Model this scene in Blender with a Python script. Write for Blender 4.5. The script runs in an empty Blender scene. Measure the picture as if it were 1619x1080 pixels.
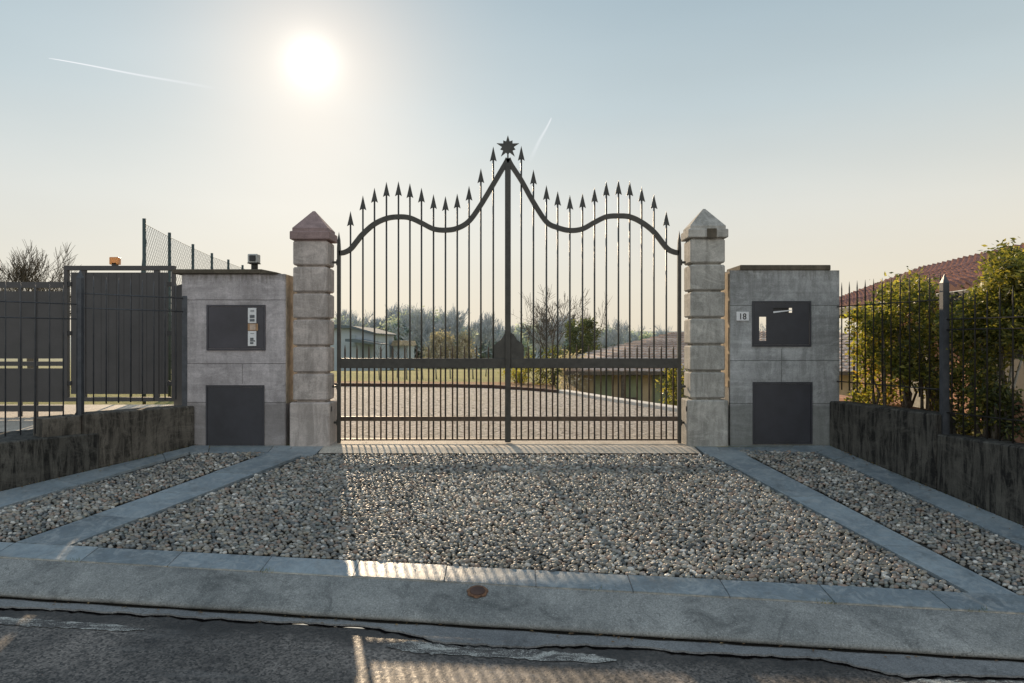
import bpy, bmesh, math, random
import numpy as np
from mathutils import Vector, Matrix
random.seed(7); rng = np.random.default_rng(7)
sc = bpy.context.scene
COL = sc.collection
PI = math.pi
F = 1170.0; CX = 809.5; CY = 540.0; CZ = 1.107   # survey of the place from the photograph
def PX(px, Y): return (px-CX)*Y/F
def PZ(py, Y): return CZ-(py-CY)*Y/F
def drive(px, py):                      # point on the sloping driveway
    Y = 2.191/((py-CY)/F+.139); return Vector((PX(px, Y), Y, -1.084+.139*Y))
def roadpt(px, py, z=-.60):
    u = (px-CX)/F; v = (py-CY)/F; Y = (CZ-z)/(v-.0164*u); return Vector((u*Y, Y, z-.0164*u*Y))
def dz(Y): return min(0.0, -1.084+.139*Y)
def smooth(a, b, x):
    t = max(0., min(1., (x-a)/(b-a))); return t*t*(3-2*t)

# ------------------------------------------------------------------ materials
class NT:
    def __init__(s, name):
        s.m = bpy.data.materials.new(name); s.m.use_nodes = True
        s.t = s.m.node_tree; s.n = s.t.nodes; s.b = s.n['Principled BSDF']; s.out = s.n['Material Output']
        s.pos = None
    def new(s, typ, **kw):
        n = s.n.new(typ)
        for k, v in kw.items(): setattr(n, k, v)
        return n
    def link(s, a, b): s.t.links.new(a, b)
    def P(s):
        if s.pos is None: s.pos = s.new('ShaderNodeNewGeometry')
        return s.pos.outputs['Position']
    def scaled(s, sx, sy, sz):
        m = s.new('ShaderNodeMapping'); m.inputs['Scale'].default_value = (sx, sy, sz)
        s.link(s.P(), m.inputs['Vector']); return m.outputs['Vector']
    def noise(s, scale, detail=6, rough=.6, vec=None, dist=0):
        n = s.new('ShaderNodeTexNoise'); n.inputs['Scale'].default_value = scale
        n.inputs['Detail'].default_value = detail; n.inputs['Roughness'].default_value = rough
        n.inputs['Distortion'].default_value = dist
        s.link(vec if vec is not None else s.P(), n.inputs['Vector']); return n.outputs['Fac']
    def voro(s, scale, vec=None, feature='F1', out='Distance'):
        n = s.new('ShaderNodeTexVoronoi', feature=feature); n.inputs['Scale'].default_value = scale
        s.link(vec if vec is not None else s.P(), n.inputs['Vector']); return n.outputs[out]
    def ramp(s, fac, stops):
        r = s.new('ShaderNodeValToRGB'); e = r.color_ramp.elements
        while len(e) < len(stops): e.new(.5)
        for el, (p, c) in zip(e, stops):
            el.position = p
            el.color = (c, c, c, 1) if isinstance(c, (int, float)) else (*c, 1)
        s.link(fac, r.inputs['Fac']); return r.outputs['Color']
    def mix(s, fac, a, b, mode='MIX'):
        n = s.new('ShaderNodeMix', data_type='RGBA', blend_type=mode)
        for sock, v in ((n.inputs['Factor'], fac), (n.inputs['A'], a), (n.inputs['B'], b)):
            if isinstance(v, (int, float)): sock.default_value = v if sock.name == 'Factor' else (v, v, v, 1)
            elif isinstance(v, tuple): sock.default_value = (*v, 1)
            else: s.link(v, sock)
        return n.outputs['Result']
    def math(s, op, a, b=0., c=None):
        n = s.new('ShaderNodeMath', operation=op)
        for i, v in enumerate((a, b, c)):
            if v is None: continue
            if isinstance(v, (int, float)): n.inputs[i].default_value = v
            else: s.link(v, n.inputs[i])
        return n.outputs[0]
    def axis(s, k):
        n = s.new('ShaderNodeSeparateXYZ'); s.link(s.P(), n.inputs[0]); return n.outputs[k]
    def bump(s, h, strength=.5, dist=.01, prev=None):
        n = s.new('ShaderNodeBump'); n.inputs['Strength'].default_value = strength; n.inputs['Distance'].default_value = dist
        s.link(h, n.inputs['Height'])
        if prev is not None: s.link(prev, n.inputs['Normal'])
        return n.outputs['Normal']
    def fin(s, col=None, rough=.8, normal=None, metal=0, spec=.5):
        if col is not None:
            if isinstance(col, tuple): s.b.inputs['Base Color'].default_value = (*col, 1)
            else: s.link(col, s.b.inputs['Base Color'])
        if isinstance(rough, (int, float)): s.b.inputs['Roughness'].default_value = rough
        else: s.link(rough, s.b.inputs['Roughness'])
        s.b.inputs['Metallic'].default_value = metal
        s.b.inputs['Specular IOR Level'].default_value = spec
        if normal is not None: s.link(normal, s.b.inputs['Normal'])
        return s.m

def line_mask(n, axis_out, v, w):   # 1 on a thin line at axis==v
    d = n.math('ABSOLUTE', n.math('SUBTRACT', axis_out, v))
    return n.math('LESS_THAN', d, w)

def m_concrete(name, base, dark, zlines=(), xlines=(), wet=None, warm=.0, streak=.55, topmoss=None, sv=(3.2, 3.2, .55), board=0.):
    n = NT(name)
    big = n.noise(2.2, 6, .65); mid = n.noise(11, 8, .7); st = n.noise(3.0, 8, .75, n.scaled(*sv), .6)
    hst = n.noise(1.7, 8, .78, n.scaled(1, 1, 2.2), 2.2)
    c = n.mix(n.ramp(big, [(.35, 0.), (.68, 1.)]), tuple(x*.74 for x in base), tuple(x*1.16 for x in base))
    c = n.mix(n.ramp(st, [(.42, streak), (.56, 0.)]), c, dark)
    c = n.mix(n.math('MULTIPLY', n.ramp(hst, [(.5, 0.), (.62, 1.)]), .42), c, tuple(min(1, x*1.45) for x in base))
    c = n.mix(n.math('MULTIPLY', n.ramp(mid, [(.48, 0.), (.72, 1.)]), .5), c, tuple(x*.6 for x in base))
    fine = n.noise(90, 4, .7)
    brd = n.noise(1., 5, .6, n.scaled(1.2, 1.2, 26)); c = n.mix(board, c, n.ramp(brd, [(.36, .25), (.64, .75)]), 'OVERLAY')
    c = n.mix(.35, c, n.ramp(fine, [(.3, .25), (.7, .75)]), 'OVERLAY')
    jit = n.math('MULTIPLY', n.math('SUBTRACT', n.noise(14, 3), .5), .012)
    mask = None
    for z in zlines:
        a = n.math('ADD', n.axis(2), jit); l = line_mask(n, a, z, .0045); mask = l if mask is None else n.math('MAXIMUM', mask, l)
    for (x, z0, z1) in xlines:
        a = n.math('ADD', n.axis(0), jit); l = line_mask(n, a, x, .004)
        l = n.math('MULTIPLY', l, n.math('MULTIPLY', n.math('GREATER_THAN', n.axis(2), z0), n.math('LESS_THAN', n.axis(2), z1)))
        mask = l if mask is None else n.math('MAXIMUM', mask, l)
    if wet is not None:
        zz = n.math('ADD', n.axis(2), n.math('MULTIPLY', n.math('SUBTRACT', n.noise(5, 5), .5), .12))
        r = n.new('ShaderNodeMapRange'); n.link(zz, r.inputs[0]); r.inputs[1].default_value = wet-.02; r.inputs[2].default_value = wet+.02
        r.inputs[3].default_value = .6; r.inputs[4].default_value = 0
        c = n.mix(r.outputs[0], c, dark)
    if topmoss is not None:
        zz = n.math('ADD', n.axis(2), n.math('MULTIPLY', n.math('SUBTRACT', n.noise(9, 5, .7, n.scaled(3, 3, .6)), .5), .5))
        r = n.new('ShaderNodeMapRange'); n.link(zz, r.inputs[0]); r.inputs[1].default_value = topmoss-.12; r.inputs[2].default_value = topmoss+.06
        r.inputs[3].default_value = 0; r.inputs[4].default_value = .7
        c = n.mix(r.outputs[0], c, (.075, .065, .042))
    h = n.math('ADD', n.math('MULTIPLY', mid, .5), n.math('MULTIPLY', fine, .35))
    if mask is not None:
        c = n.mix(n.math('MULTIPLY', mask, .62), c, tuple(x*.5 for x in dark))
        h = n.math('SUBTRACT', h, n.math('MULTIPLY', mask, 1.2))
    return n.fin(c, .88, n.bump(h, .55, .012), spec=.3)

def m_plain(name, c, rough=.6, metal=0, var=.3, scale=20, bump=.15, spec=.5, c2=None):
    n = NT(name); f = n.noise(scale, 5, .65)
    col = n.mix(n.ramp(f, [(.3, 0.), (.7, 1.)]), tuple(x*(1-var) for x in c), c2 or tuple(min(1, x*(1+var)) for x in c))
    return n.fin(col, rough, n.bump(n.noise(scale*6, 3), bump, .003), metal, spec)

M = {}
WALLZ = (1.548, .872)
M['conc_left'] = m_concrete('concrete_left', (.48, .44, .44), (.18, .165, .155), board=.16, zlines=(1.548, .872, .46), xlines=((-2.86, .66, .872),), wet=.45, topmoss=1.86, streak=.35)
M['conc_right'] = m_concrete('concrete_right', (.40, .40, .395), (.13, .135, .12), board=.16, zlines=(1.49, .905, .45), xlines=((2.86, .63, 1.03),), wet=.43, topmoss=1.9, streak=.4)
M['pillar'] = m_concrete('pillar_stone', (.50, .44, .405), (.20, .18, .16), streak=.5)
M['pillar2'] = m_concrete('pillar_stone_grey', (.46, .44, .40), (.17, .165, .145), streak=.55)
M['cap_red'] = m_concrete('cap_reddish', (.34, .245, .235), (.18, .135, .125), streak=.4)
M['coping'] = m_concrete('coping_mossy', (.12, .10, .075), (.05, .045, .03), streak=.4)
M['lowwall'] = m_concrete(sv=(6, 6, 1.0), board=.1, name='low_wall_stained', base=(.14, .122, .10), dark=(.025, .022, .018), streak=.9, topmoss=None)
M['lowwall_dark'] = m_concrete(sv=(6, 6, .9), board=.1, name='low_wall_black', base=(.095, .088, .075), dark=(.012, .011, .010), streak=1.)
M['panel'] = m_plain('panel_grey_paint', (.050, .047, .057), .45, 0, .28, 3, .12)
M['panel_dark'] = m_plain('panel_dark_paint', (.030, .031, .039), .42, 0, .3, 3, .12)
M['iron'] = m_plain('iron_paint', (.05, .048, .042), .42, .3, .3, 14, .3)
M['iron_rust'] = m_plain('iron_brown', (.075, .05, .032), .55, .2, .5, 14, .4)
M['fence'] = m_plain('fence_iron', (.075, .08, .09), .5, .3, .3, 14, .3)
M['fence_dark'] = m_plain('fence_iron_dark', (.03, .026, .022), .6, .2, .3, 14, .3)
M['gatepanel'] = m_plain('gate_sheet', (.06, .056, .056), .55, 0, .18, 3, .1)
M['white'] = m_plain('white_enamel', (.72, .72, .72), .35, 0, .08, 8, .05)
M['black'] = m_plain('black_paint', (.015, .015, .017), .4)
M['grey_ink'] = m_plain('grey_ink', (.12, .13, .14), .5)
M['brass'] = m_plain('copper_plate', (.36, .22, .12), .4, .4)
M['galv'] = m_plain('galvanised', (.22, .26, .28), .4, .6)
M['wire'] = m_plain('fence_wire', (.05, .07, .06), .8, 0)
M['greypost'] = m_plain('post_green_grey', (.05, .07, .065), .55)
M['bark'] = m_plain('bark', (.11, .09, .07), .9, 0, .5, 25, .5)
M['bark_grey'] = m_plain('bark_pale', (.33, .31, .27), .9, 0, .4, 25, .5)
M['bark_far'] = m_plain('bark_far', (.44, .475, .50), .95, 0, .3, 2, 0)  # pale blue-grey carries the distance haze in the colour
M['rust'] = m_plain('rusty_iron', (.17, .085, .045), .75, .2, .5, 60, .5)
M['terracotta'] = m_plain('terracotta_wall', (.42, .22, .14), .9, 0, .25, 5, .4)
M['plaster'] = m_plain('ochre_plaster', (.52, .42, .28), .9, 0, .25, 2.5, .3)
M['ochre'] = m_plain('ochre_gap_tone', (.46, .38, .28), .9, 0, .45, 7, .4)
M['greendoor'] = m_plain('green_door', (.27, .31, .19), .6, 0, .15, 4, .1)
M['barn'] = m_plain('barn_haze', (.42, .48, .53), .9, 0, .08, 1, 0)  # wall tone lightened to blue-grey as painted haze
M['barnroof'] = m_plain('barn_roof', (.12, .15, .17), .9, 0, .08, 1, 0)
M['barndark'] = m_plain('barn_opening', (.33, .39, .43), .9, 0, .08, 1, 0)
M['shutter'] = m_plain('shutter_dark', (.035, .035, .03), .7)
M['kerbwhite'] = m_plain('white_kerb', (.62, .58, .52), .8, 0, .15, 6, .3)
M['steel_edge'] = m_plain('brown_edging', (.07, .038, .028), .8, 0, .4, 10, .5)

n = NT('tan_plastic'); n.b.inputs['Transmission Weight'].default_value = .3
M['beacon'] = n.fin((.85, .36, .10), .3)
n = NT('globe_white'); tr = n.new('ShaderNodeBsdfTranslucent'); tr.inputs[0].default_value = (.9, .85, .75, 1)
n.b.inputs['Base Color'].default_value = (.85, .8, .72, 1); mx = n.new('ShaderNodeMixShader'); mx.inputs[0].default_value = .5
n.link(n.b.outputs[0], mx.inputs[1]); n.link(tr.outputs[0], mx.inputs[2]); n.link(mx.outputs[0], n.out.inputs[0]); M['globe'] = n.m

def m_slate():
    n = NT('slate_slab'); big = n.noise(2.5, 6, .6); geo = n.new('ShaderNodeNewGeometry')
    c = n.mix(n.ramp(big, [(.3, 0.), (.7, 1.)]), (.155, .185, .205), (.27, .31, .325))
    isl = n.ramp(geo.outputs['Random Per Island'], [(0, .72), (1, 1.2)])
    c = n.mix(1., c, isl, 'MULTIPLY')
    f = n.noise(45, 6, .75, n.scaled(1, .5, 1)); c = n.mix(.4, c, n.ramp(f, [(.3, .2), (.7, .8)]), 'OVERLAY')
    s = n.noise(7, 8, .75, None, 1.5); c = n.mix(n.ramp(s, [(.48, 0.), (.62, .6)]), c, (.40, .41, .40)); s2 = n.noise(4.1, 8, .8); c = n.mix(n.ramp(s2, [(.52, 0.), (.68, .6)]), c, (.10, .105, .10))
    return n.fin(c, n.ramp(f, [(.3, .32), (.7, .55)]), n.bump(n.math('ADD', f, n.math('MULTIPLY', s, 1.5)), .35, .006))
M['slate'] = m_slate()

def m_pebble():
    n = NT('river_pebbles'); geo = n.new('ShaderNodeNewGeometry')
    c = n.ramp(geo.outputs['Random Per Island'], [(0, (.05, .055, .055)), (.16, (.17, .175, .17)), (.34, (.36, .31, .235)), (.5, (.17, .155, .135)), (.66, (.40, .375, .33)), (.78, (.30, .20, .145)), (.88, (.14, .16, .14)), (1, (.72, .67, .60))])
    f = n.noise(70, 5, .7); c = n.mix(.5, c, n.ramp(f, [(.25, .2), (.75, .8)]), 'OVERLAY')
    big = n.noise(1.1, 4); c = n.mix(1., c, n.ramp(big, [(.3, .72), (.7, 1.12)]), 'MULTIPLY')
    return n.fin(c, .5, n.bump(f, .4, .004), spec=.6)
M['pebble'] = m_pebble()

def m_mortar():
    n = NT('pebble_mortar'); f = n.noise(60, 6, .7)
    return n.fin(n.ramp(f, [(.3, (.018, .016, .013)), (.7, (.075, .065, .052))]), .95, n.bump(f, .8, .01))
M['mortar'] = m_mortar()

def m_apron(name, a, b, sp=85):
    n = NT(name); big = n.noise(1.25, 9, .74, None, .5); f = n.noise(sp, 3, .8); sp_ = n.voro(120)
    c = n.mix(n.ramp(big, [(.32, 0.), (.68, 1.)]), a, b)
    c = n.mix(.55, c, n.ramp(f, [(.28, .12), (.72, .88)]), 'OVERLAY')
    st = n.noise(4, 7, .75, None, .8); c = n.mix(n.ramp(st, [(.52, 0.), (.66, .65)]), c, tuple(x*.55 for x in a))
    dots = n.ramp(sp_, [(.10, 1.), (.24, 0.)]); c = n.mix(n.math('MULTIPLY', dots, .65), c, tuple(x*.3 for x in a))
    dl = n.ramp(n.voro(75), [(.08, 1.), (.2, 0.)]); c = n.mix(n.math('MULTIPLY', dl, .5), c, tuple(min(1, x*1.9) for x in b))
    wv = n.new('ShaderNodeVectorMath', operation='ADD'); nz = n.new('ShaderNodeTexNoise'); nz.inputs['Scale'].default_value = 6; n.link(n.P(), nz.inputs['Vector'])
    n.link(n.P(), wv.inputs[0]); n.link(nz.outputs['Color'], wv.inputs[1])
    cr = n.ramp(n.voro(1.1, wv.outputs[0], 'DISTANCE_TO_EDGE'), [(.0, 1.), (.006, 0.)]); c = n.mix(n.math('MULTIPLY', n.math('MULTIPLY', cr, n.ramp(big, [(.45, 0.), (.55, 1.)])), .6), c, tuple(x*.3 for x in a))
    return n.fin(c, .8, n.bump(n.math('SUBTRACT', f, dots), .7, .006), spec=.4)
M['apron'] = m_apron('apron_concrete', (.135, .14, .135), (.37, .365, .34))
M['gutter'] = m_apron('gutter_concrete', (.15, .15, .15), (.27, .265, .255))
M['threshold'] = m_apron('threshold_concrete', (.42, .36, .29), (.60, .53, .44), 60)

def m_asphalt():
    n = NT('asphalt'); f = n.voro(85, None, 'F1', 'Color'); bw = n.new('ShaderNodeRGBToBW'); n.link(f, bw.inputs[0])
    big = n.noise(1.3, 7, .7, None, .6); st = n.noise(2.2, 6, .7, n.scaled(.6, 3, 1))
    c = n.mix(n.ramp(big, [(.35, 0.), (.66, 1.)]), (.042, .036, .032), (.165, .14, .12))
    c = n.mix(.9, c, n.ramp(bw.outputs[0], [(.15, .05), (.85, 1.)]), 'OVERLAY')
    c = n.mix(n.ramp(st, [(.55, 0.), (.7, .35)]), c, (.21, .195, .18))
    # darker patch next to the gutter
    d = n.math('ADD', n.axis(1), n.math('MULTIPLY', n.axis(0), .1177))
    d = n.math('ADD', d, n.math('MULTIPLY', n.math('SUBTRACT', n.noise(5, 6, .7), .5), .5))
    edge = n.new('ShaderNodeMapRange'); n.link(d, edge.inputs[0]); edge.inputs[1].default_value = 4.0; edge.inputs[2].default_value = 4.16
    edge.inputs[3].default_value = 0; edge.inputs[4].default_value = .7
    c = n.mix(edge.outputs[0], c, (.018, .015, .013))
    h = n.math('ADD', bw.outputs[0], n.math('MULTIPLY', n.noise(30, 5), 1.5))
    return n.fin(c, n.ramp(bw.outputs[0], [(0, .45), (1, .75)]), n.bump(h, .6, .006), spec=.5)
M['asphalt'] = m_asphalt()
def m_marking():
    n = NT('worn_road_paint'); w = n.noise(6, 8, .85, n.scaled(.5, 1.8, 1), .8)
    f = n.noise(120, 3, .8)
    edge = n.ramp(n.math('ADD', w, n.math('MULTIPLY', n.math('SUBTRACT', f, .5), .45)), [(.47, 0.), (.57, 1.)])
    c = n.mix(edge, (.075, .066, .06), (.46, .44, .39)); c = n.mix(.7, c, n.ramp(f, [(.25, .1), (.75, .9)]), 'OVERLAY')
    return n.fin(c, .7, n.bump(f, .5, .004))
M['marking'] = m_marking()
n = NT('crack_black'); n2 = n; n = NT('lip_shade_black'); M['lip_shade'] = n.fin((.02, .017, .014), 1., spec=0)  # near-black tone for the painted shade under the kerb lip
n = n2; M['crack'] = n.fin((.006, .005, .005), 1., spec=0)

def m_gravel():
    n = NT('yard_gravel'); v = n.voro(26, None, 'F1', 'Color'); bw = n.new('ShaderNodeRGBToBW'); n.link(v, bw.inputs[0])
    v2 = n.voro(26); f = n.noise(40, 6, .8); big = n.noise(.8, 6, .65, n.scaled(1, .6, 1))
    c = n.ramp(bw.outputs[0], [(.05, (.10, .09, .08)), (.35, (.34, .30, .26)), (.65, (.50, .45, .39)), (.95, (.70, .64, .58))])
    c = n.mix(.55, c, n.ramp(f, [(.3, .15), (.7, .85)]), 'OVERLAY')
    c = n.mix(n.ramp(big, [(.5, 0.), (.72, .45)]), c, (.30, .25, .18))
    return n.fin(c, .85, n.bump(n.math('SUBTRACT', f, v2), .9, .03), spec=.3)
M['gravel'] = m_gravel()
def m_ground():
    n = NT('lawn_and_field'); f = n.noise(7, 8, .8); big = n.noise(.12, 6, .6)
    c = n.ramp(f, [(.3, (.12, .13, .045)), (.5, (.27, .26, .10)), (.7, (.46, .40, .18))])
    c = n.mix(n.ramp(big, [(.42, 0.), (.6, .6)]), c, (.40, .34, .14))
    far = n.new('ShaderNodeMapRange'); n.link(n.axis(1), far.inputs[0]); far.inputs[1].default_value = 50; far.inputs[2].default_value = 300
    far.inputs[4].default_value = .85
    c = n.mix(far.outputs[0], c, (.33, .38, .40))  # distance haze blended into the ground colour
    return n.fin(c, .95, n.bump(f, .8, .05), spec=.1)
M['ground'] = m_ground()
def m_soil():
    n = NT('reddish_soil'); f = n.noise(12, 8, .8)
    return n.fin(n.ramp(f, [(.3, (.22, .11, .06)), (.7, (.52, .34, .20))]), .95, n.bump(f, .9, .04), spec=.1)
M['soil'] = m_soil()
def m_tile(name, a, b):
    n = NT(name); geo = n.new('ShaderNodeNewGeometry'); f = n.noise(9, 6, .75)
    c = n.ramp(geo.outputs['Random Per Island'], [(0, a), (.5, tuple((x+y)/2 for x, y in zip(a, b))), (1, b)])
    c = n.mix(.5, c, n.ramp(f, [(.3, .2), (.7, .8)]), 'OVERLAY')
    return n.fin(c, .8, n.bump(n.noise(60), .4, .01))
M['tile'] = m_tile('roof_tiles', (.14, .055, .045), (.36, .165, .125))
M['tile_pale'] = m_tile('roof_tiles_pale', (.36, .27, .22), (.56, .44, .36))

def m_leaf(name, stops, trans=.45, rough=.45):
    n = NT(name); geo = n.new('ShaderNodeNewGeometry')
    c = n.ramp(geo.outputs['Random Per Island'], stops)
    big = n.noise(2.2, 4); c = n.mix(1., c, n.ramp(big, [(.35, .55), (.65, 1.25)]), 'MULTIPLY')
    n.link(c, n.b.inputs['Base Color']); n.b.inputs['Roughness'].default_value = rough
    t = n.new('ShaderNodeBsdfTranslucent'); n.link(n.mix(1., c, (1.45, 1.4, .7), 'MULTIPLY'), t.inputs[0])
    mx = n.new('ShaderNodeMixShader'); mx.inputs[0].default_value = trans+.08
    n.link(n.b.outputs[0], mx.inputs[1]); n.link(t.outputs[0], mx.inputs[2]); n.link(mx.outputs[0], n.out.inputs[0]); return n.m
M['leaf'] = m_leaf('laurel_leaves', [(0, (.06, .075, .025)), (.4, (.14, .16, .045)), (.7, (.30, .29, .07)), (1, (.52, .44, .12))])
M['leaf_yellow'] = m_leaf('yellow_leaves', [(0, (.14, .17, .04)), (.5, (.30, .31, .07)), (.85, (.46, .40, .10)), (1, (.55, .33, .07))], .55)
M['leaf_dark'] = m_leaf('ivy_leaves', [(0, (.04, .055, .025)), (.5, (.09, .115, .04)), (.85, (.20, .215, .07)), (1, (.34, .32, .11))], .4)
M['leaf_far'] = m_leaf('far_foliage', [(0, (.42, .50, .50)), (.6, (.50, .57, .57)), (1, (.60, .65, .62))], .3, .95)  # far foliage tones paled to paint in the distance haze
M['leaf_far_blue'] = m_leaf('far_foliage_blue', [(0, (.44, .51, .57)), (.6, (.52, .58, .64)), (1, (.60, .66, .70))], .3, .95)  # bluer variant, haze likewise held in the leaf colour
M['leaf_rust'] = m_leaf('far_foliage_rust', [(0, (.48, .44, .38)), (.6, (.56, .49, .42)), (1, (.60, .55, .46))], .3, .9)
M['litter'] = m_leaf('dry_leaf', [(0, (.10, .06, .035)), (.6, (.22, .13, .06)), (1, (.34, .24, .12))], .1, .8)
M['leaf_conifer'] = m_leaf('conifer_foliage', [(0, (.08, .10, .055)), (.6, (.14, .165, .08)), (1, (.24, .25, .11))], .3, .8)
n = NT('contrail_vapour'); em = n.new('ShaderNodeEmission'); em.inputs[0].default_value = (.95, .97, 1, 1); em.inputs[1].default_value = 1.0
tp = n.new('ShaderNodeBsdfTransparent'); mx = n.new('ShaderNodeMixShader'); at = n.new('ShaderNodeAttribute'); at.attribute_name = 'dens'
n.link(at.outputs['Fac'], mx.inputs[0]); n.link(tp.outputs[0], mx.inputs[1]); n.link(em.outputs[0], mx.inputs[2]); n.link(mx.outputs[0], n.out.inputs[0]); M['contrail'] = n.m

# ------------------------------------------------------------------ mesh helpers
class MB:
    def __init__(s): s.v = []; s.f = []; s.sm = []
    def add(s, vs, fs, smooth=False):
        k = len(s.v); s.v += [tuple(v) for v in vs]
        for f in fs: s.f.append(tuple(i+k for i in f)); s.sm.append(smooth)
    def box(s, x0, x1, y0, y1, z0, z1, M4=None):
        vs = [Vector(p) for p in ((x0,y0,z0),(x1,y0,z0),(x1,y1,z0),(x0,y1,z0),(x0,y0,z1),(x1,y0,z1),(x1,y1,z1),(x0,y1,z1))]
        if M4 is not None: vs = [M4 @ v for v in vs]
        s.add(vs, [(0,3,2,1),(4,5,6,7),(0,1,5,4),(1,2,6,5),(2,3,7,6),(3,0,4,7)])
    def bevbox(s, x0, x1, y0, y1, z0, z1, b=.008, M4=None):   # box with chamfered edges
        vs = []; 
        for z, i in ((z0, b), (z0+b, 0), (z1-b, 0), (z1, b)):
            for (x, y, sx, sy) in ((x0,y0,1,1),(x1,y0,-1,1),(x1,y1,-1,-1),(x0,y1,1,-1)):
                c = b
                vs += [Vector((x+sx*(c if i == 0 else c+i*.0)+ (0), y+sy*i, z)), Vector((x+sx*i, y+sy*c, z))]
        # ring of 8 per level, order around
        order = []
        ring = []
        for L in range(4):
            o = L*8
            # corners produce (edge point along x, edge point along y)
            ring.append([o+1, o+0, o+2, o+3, o+5, o+4, o+6, o+7])
        fs = []
        for L in range(3):
            a, b_ = ring[L], ring[L+1]
            for k in range(8):
                fs.append((a[k], a[(k+1)%8], b_[(k+1)%8], b_[k]))
        fs.append(tuple(reversed(ring[0]))); fs.append(tuple(ring[3]))
        if M4 is not None: vs = [M4 @ v for v in vs]
        s.add(vs, fs)
    def tube(s, pts, r, n=6, smooth=True, cap=True):
        pts = [Vector(p) for p in pts]; rs = r if isinstance(r, (list, tuple)) else [r]*len(pts)
        vs = []; 
        t0 = (pts[1]-pts[0]).normalized(); up = Vector((0,0,1)) if abs(t0.z) < .9 else Vector((1,0,0))
        for i, p in enumerate(pts):
            t = (pts[min(i+1, len(pts)-1)]-pts[max(i-1, 0)]).normalized()
            a = t.cross(up).normalized(); b = t.cross(a)
            for k in range(n):
                an = 2*PI*k/n; vs.append(p+(a*math.cos(an)+b*math.sin(an))*rs[i])
        fs = []
        for i in range(len(pts)-1):
            for k in range(n):
                fs.append((i*n+k, i*n+(k+1)%n, (i+1)*n+(k+1)%n, (i+1)*n+k))
        if cap: fs += [tuple(range(n))[::-1], tuple((len(pts)-1)*n+k for k in range(n))]
        s.add(vs, fs, smooth)
    def prism(s, poly, y0, y1):        # polygon in XZ extruded along Y
        n = len(poly); vs = [(x, y0, z) for x, z in poly]+[(x, y1, z) for x, z in poly]
        s.add(vs, [tuple(range(n)), tuple(range(2*n-1, n-1, -1))]+[(i, i+n, (i+1)%n+n, (i+1)%n) for i in range(n)])
    def build(s, name, mat, parent=None, kind=None):
        me = bpy.data.meshes.new(name); me.from_pydata(s.v, [], s.f); me.update()
        me.polygons.foreach_set('use_smooth', s.sm)
        bm = bmesh.new(); bm.from_mesh(me); bmesh.ops.remove_doubles(bm, verts=bm.verts, dist=2e-6); bmesh.ops.recalc_face_normals(bm, faces=bm.faces); bm.to_mesh(me); bm.free()
        me.materials.append(mat); o = bpy.data.objects.new(name, me); COL.objects.link(o)
        if parent is not None: o.parent = parent; o.matrix_parent_inverse = Matrix.Translation(-parent.location)
        if kind: o['kind'] = kind
        return o
def empty(name, loc, label, cat, group=None):
    o = bpy.data.objects.new(name, None); o.location = loc; o.empty_display_size = .1; COL.objects.link(o)
    return tag(o, label, cat, group)
def tag(o, label=None, cat=None, group=None):
    if label: o['label'] = label
    if cat: o['category'] = cat
    if group: o['group'] = group
    return o
def copy_tree(o, parent=None):
    c = o.copy(); COL.objects.link(c)
    if parent: c.parent = parent
    for ch in list(o.children): copy_tree(ch, c)
    return c

# ------------------------------------------------------------------ the setting
# wall lines
LW0 = Vector((-3.36, 7.84)); LWd = Vector((-1.07, -1.44)).normalized()
RW0 = Vector((3.36, 7.84)); RWd = Vector((.53, -2.2)).normalized()
def isect(p, d, c):           # along the line until Y+.1177X = c
    t = (c-p.y-.1177*p.x)/(d.y+.1177*d.x); return p+d*t
LWe = isect(LW0, LWd, 4.72); RWe = isect(RW0, RWd, 4.72)

def terrain(X, Y):
    z = 0.
    if Y > 19: z = -.03*(min(Y, 100)-19)
    if Y > 140: z += (Y-140)*.018 if Y < 700 else 10
    xs0 = -3.5-1.6*smooth(9.2, 9.8, Y)
    z += .18*smooth(xs0, xs0-.8, X)*(1-smooth(30, 60, Y)) if X < xs0 else 0
    kx = 1.0+(15.8-Y)*1.6/4.2 if Y < 15.8 else 1.0
    if Y < 30 and X > kx+.12 and Y > 9.6: z -= .8*smooth(0, .3, X-kx-.12)*(1-smooth(22, 30, Y))
    if Y <= 9.6 and X > 3.4: z += .2*smooth(3.5, 3.8, X)
    return z
m = MB()
xs = sorted(set([-3000,-1500,-700,-350,-200,-120,-80,-55,-40,-30,-22,-16,-12,-9,-7,-5.5,-4.6,-4.3,-4.1,-3.9,-3.7,-3.5,-3.2,-2.5,-1.5,-.5,.4]+[.8+.15*k for k in range(22)]+[4.5,5,6,7,9,12,16,22,30,40,55,80,120,200,350,700,1500,3000]))
ys = [7.78,8.2,8.6]+[9+.35*k for k in range(28)]+[19.2,20,21,22,24,26,28,30,34,40,47,55,65,80,95,100,120,140,200,300,450,700,1200,2500,5000]
vs = [(x, y, terrain(x, y)+(0 if y < 200 else 3*math.sin(x*.009+y*.004)+2*math.sin(x*.021))) for y in ys for x in xs]
W = len(xs); m.add(vs, [(j*W+i, j*W+i+1, (j+1)*W+i+1, (j+1)*W+i) for j in range(len(ys)-1) for i in range(W-1)], True)
k = LW0+Vector((0, -.06))
m.add([(k.x-.15, 7.78, .15), (LWe.x-.15, LWe.y, .15), (-40, LWe.y, .15), (-40, 7.78, .15)], [(0,1,2,3)])
m.add([(RW0.x+.15, 7.78, .2), (RWe.x+.15, RWe.y, .2), (40, 0.6, .2), (40, 7.78, .2)], [(0,1,2,3)])
m.build('ground', M['ground'], kind='structure')

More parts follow.
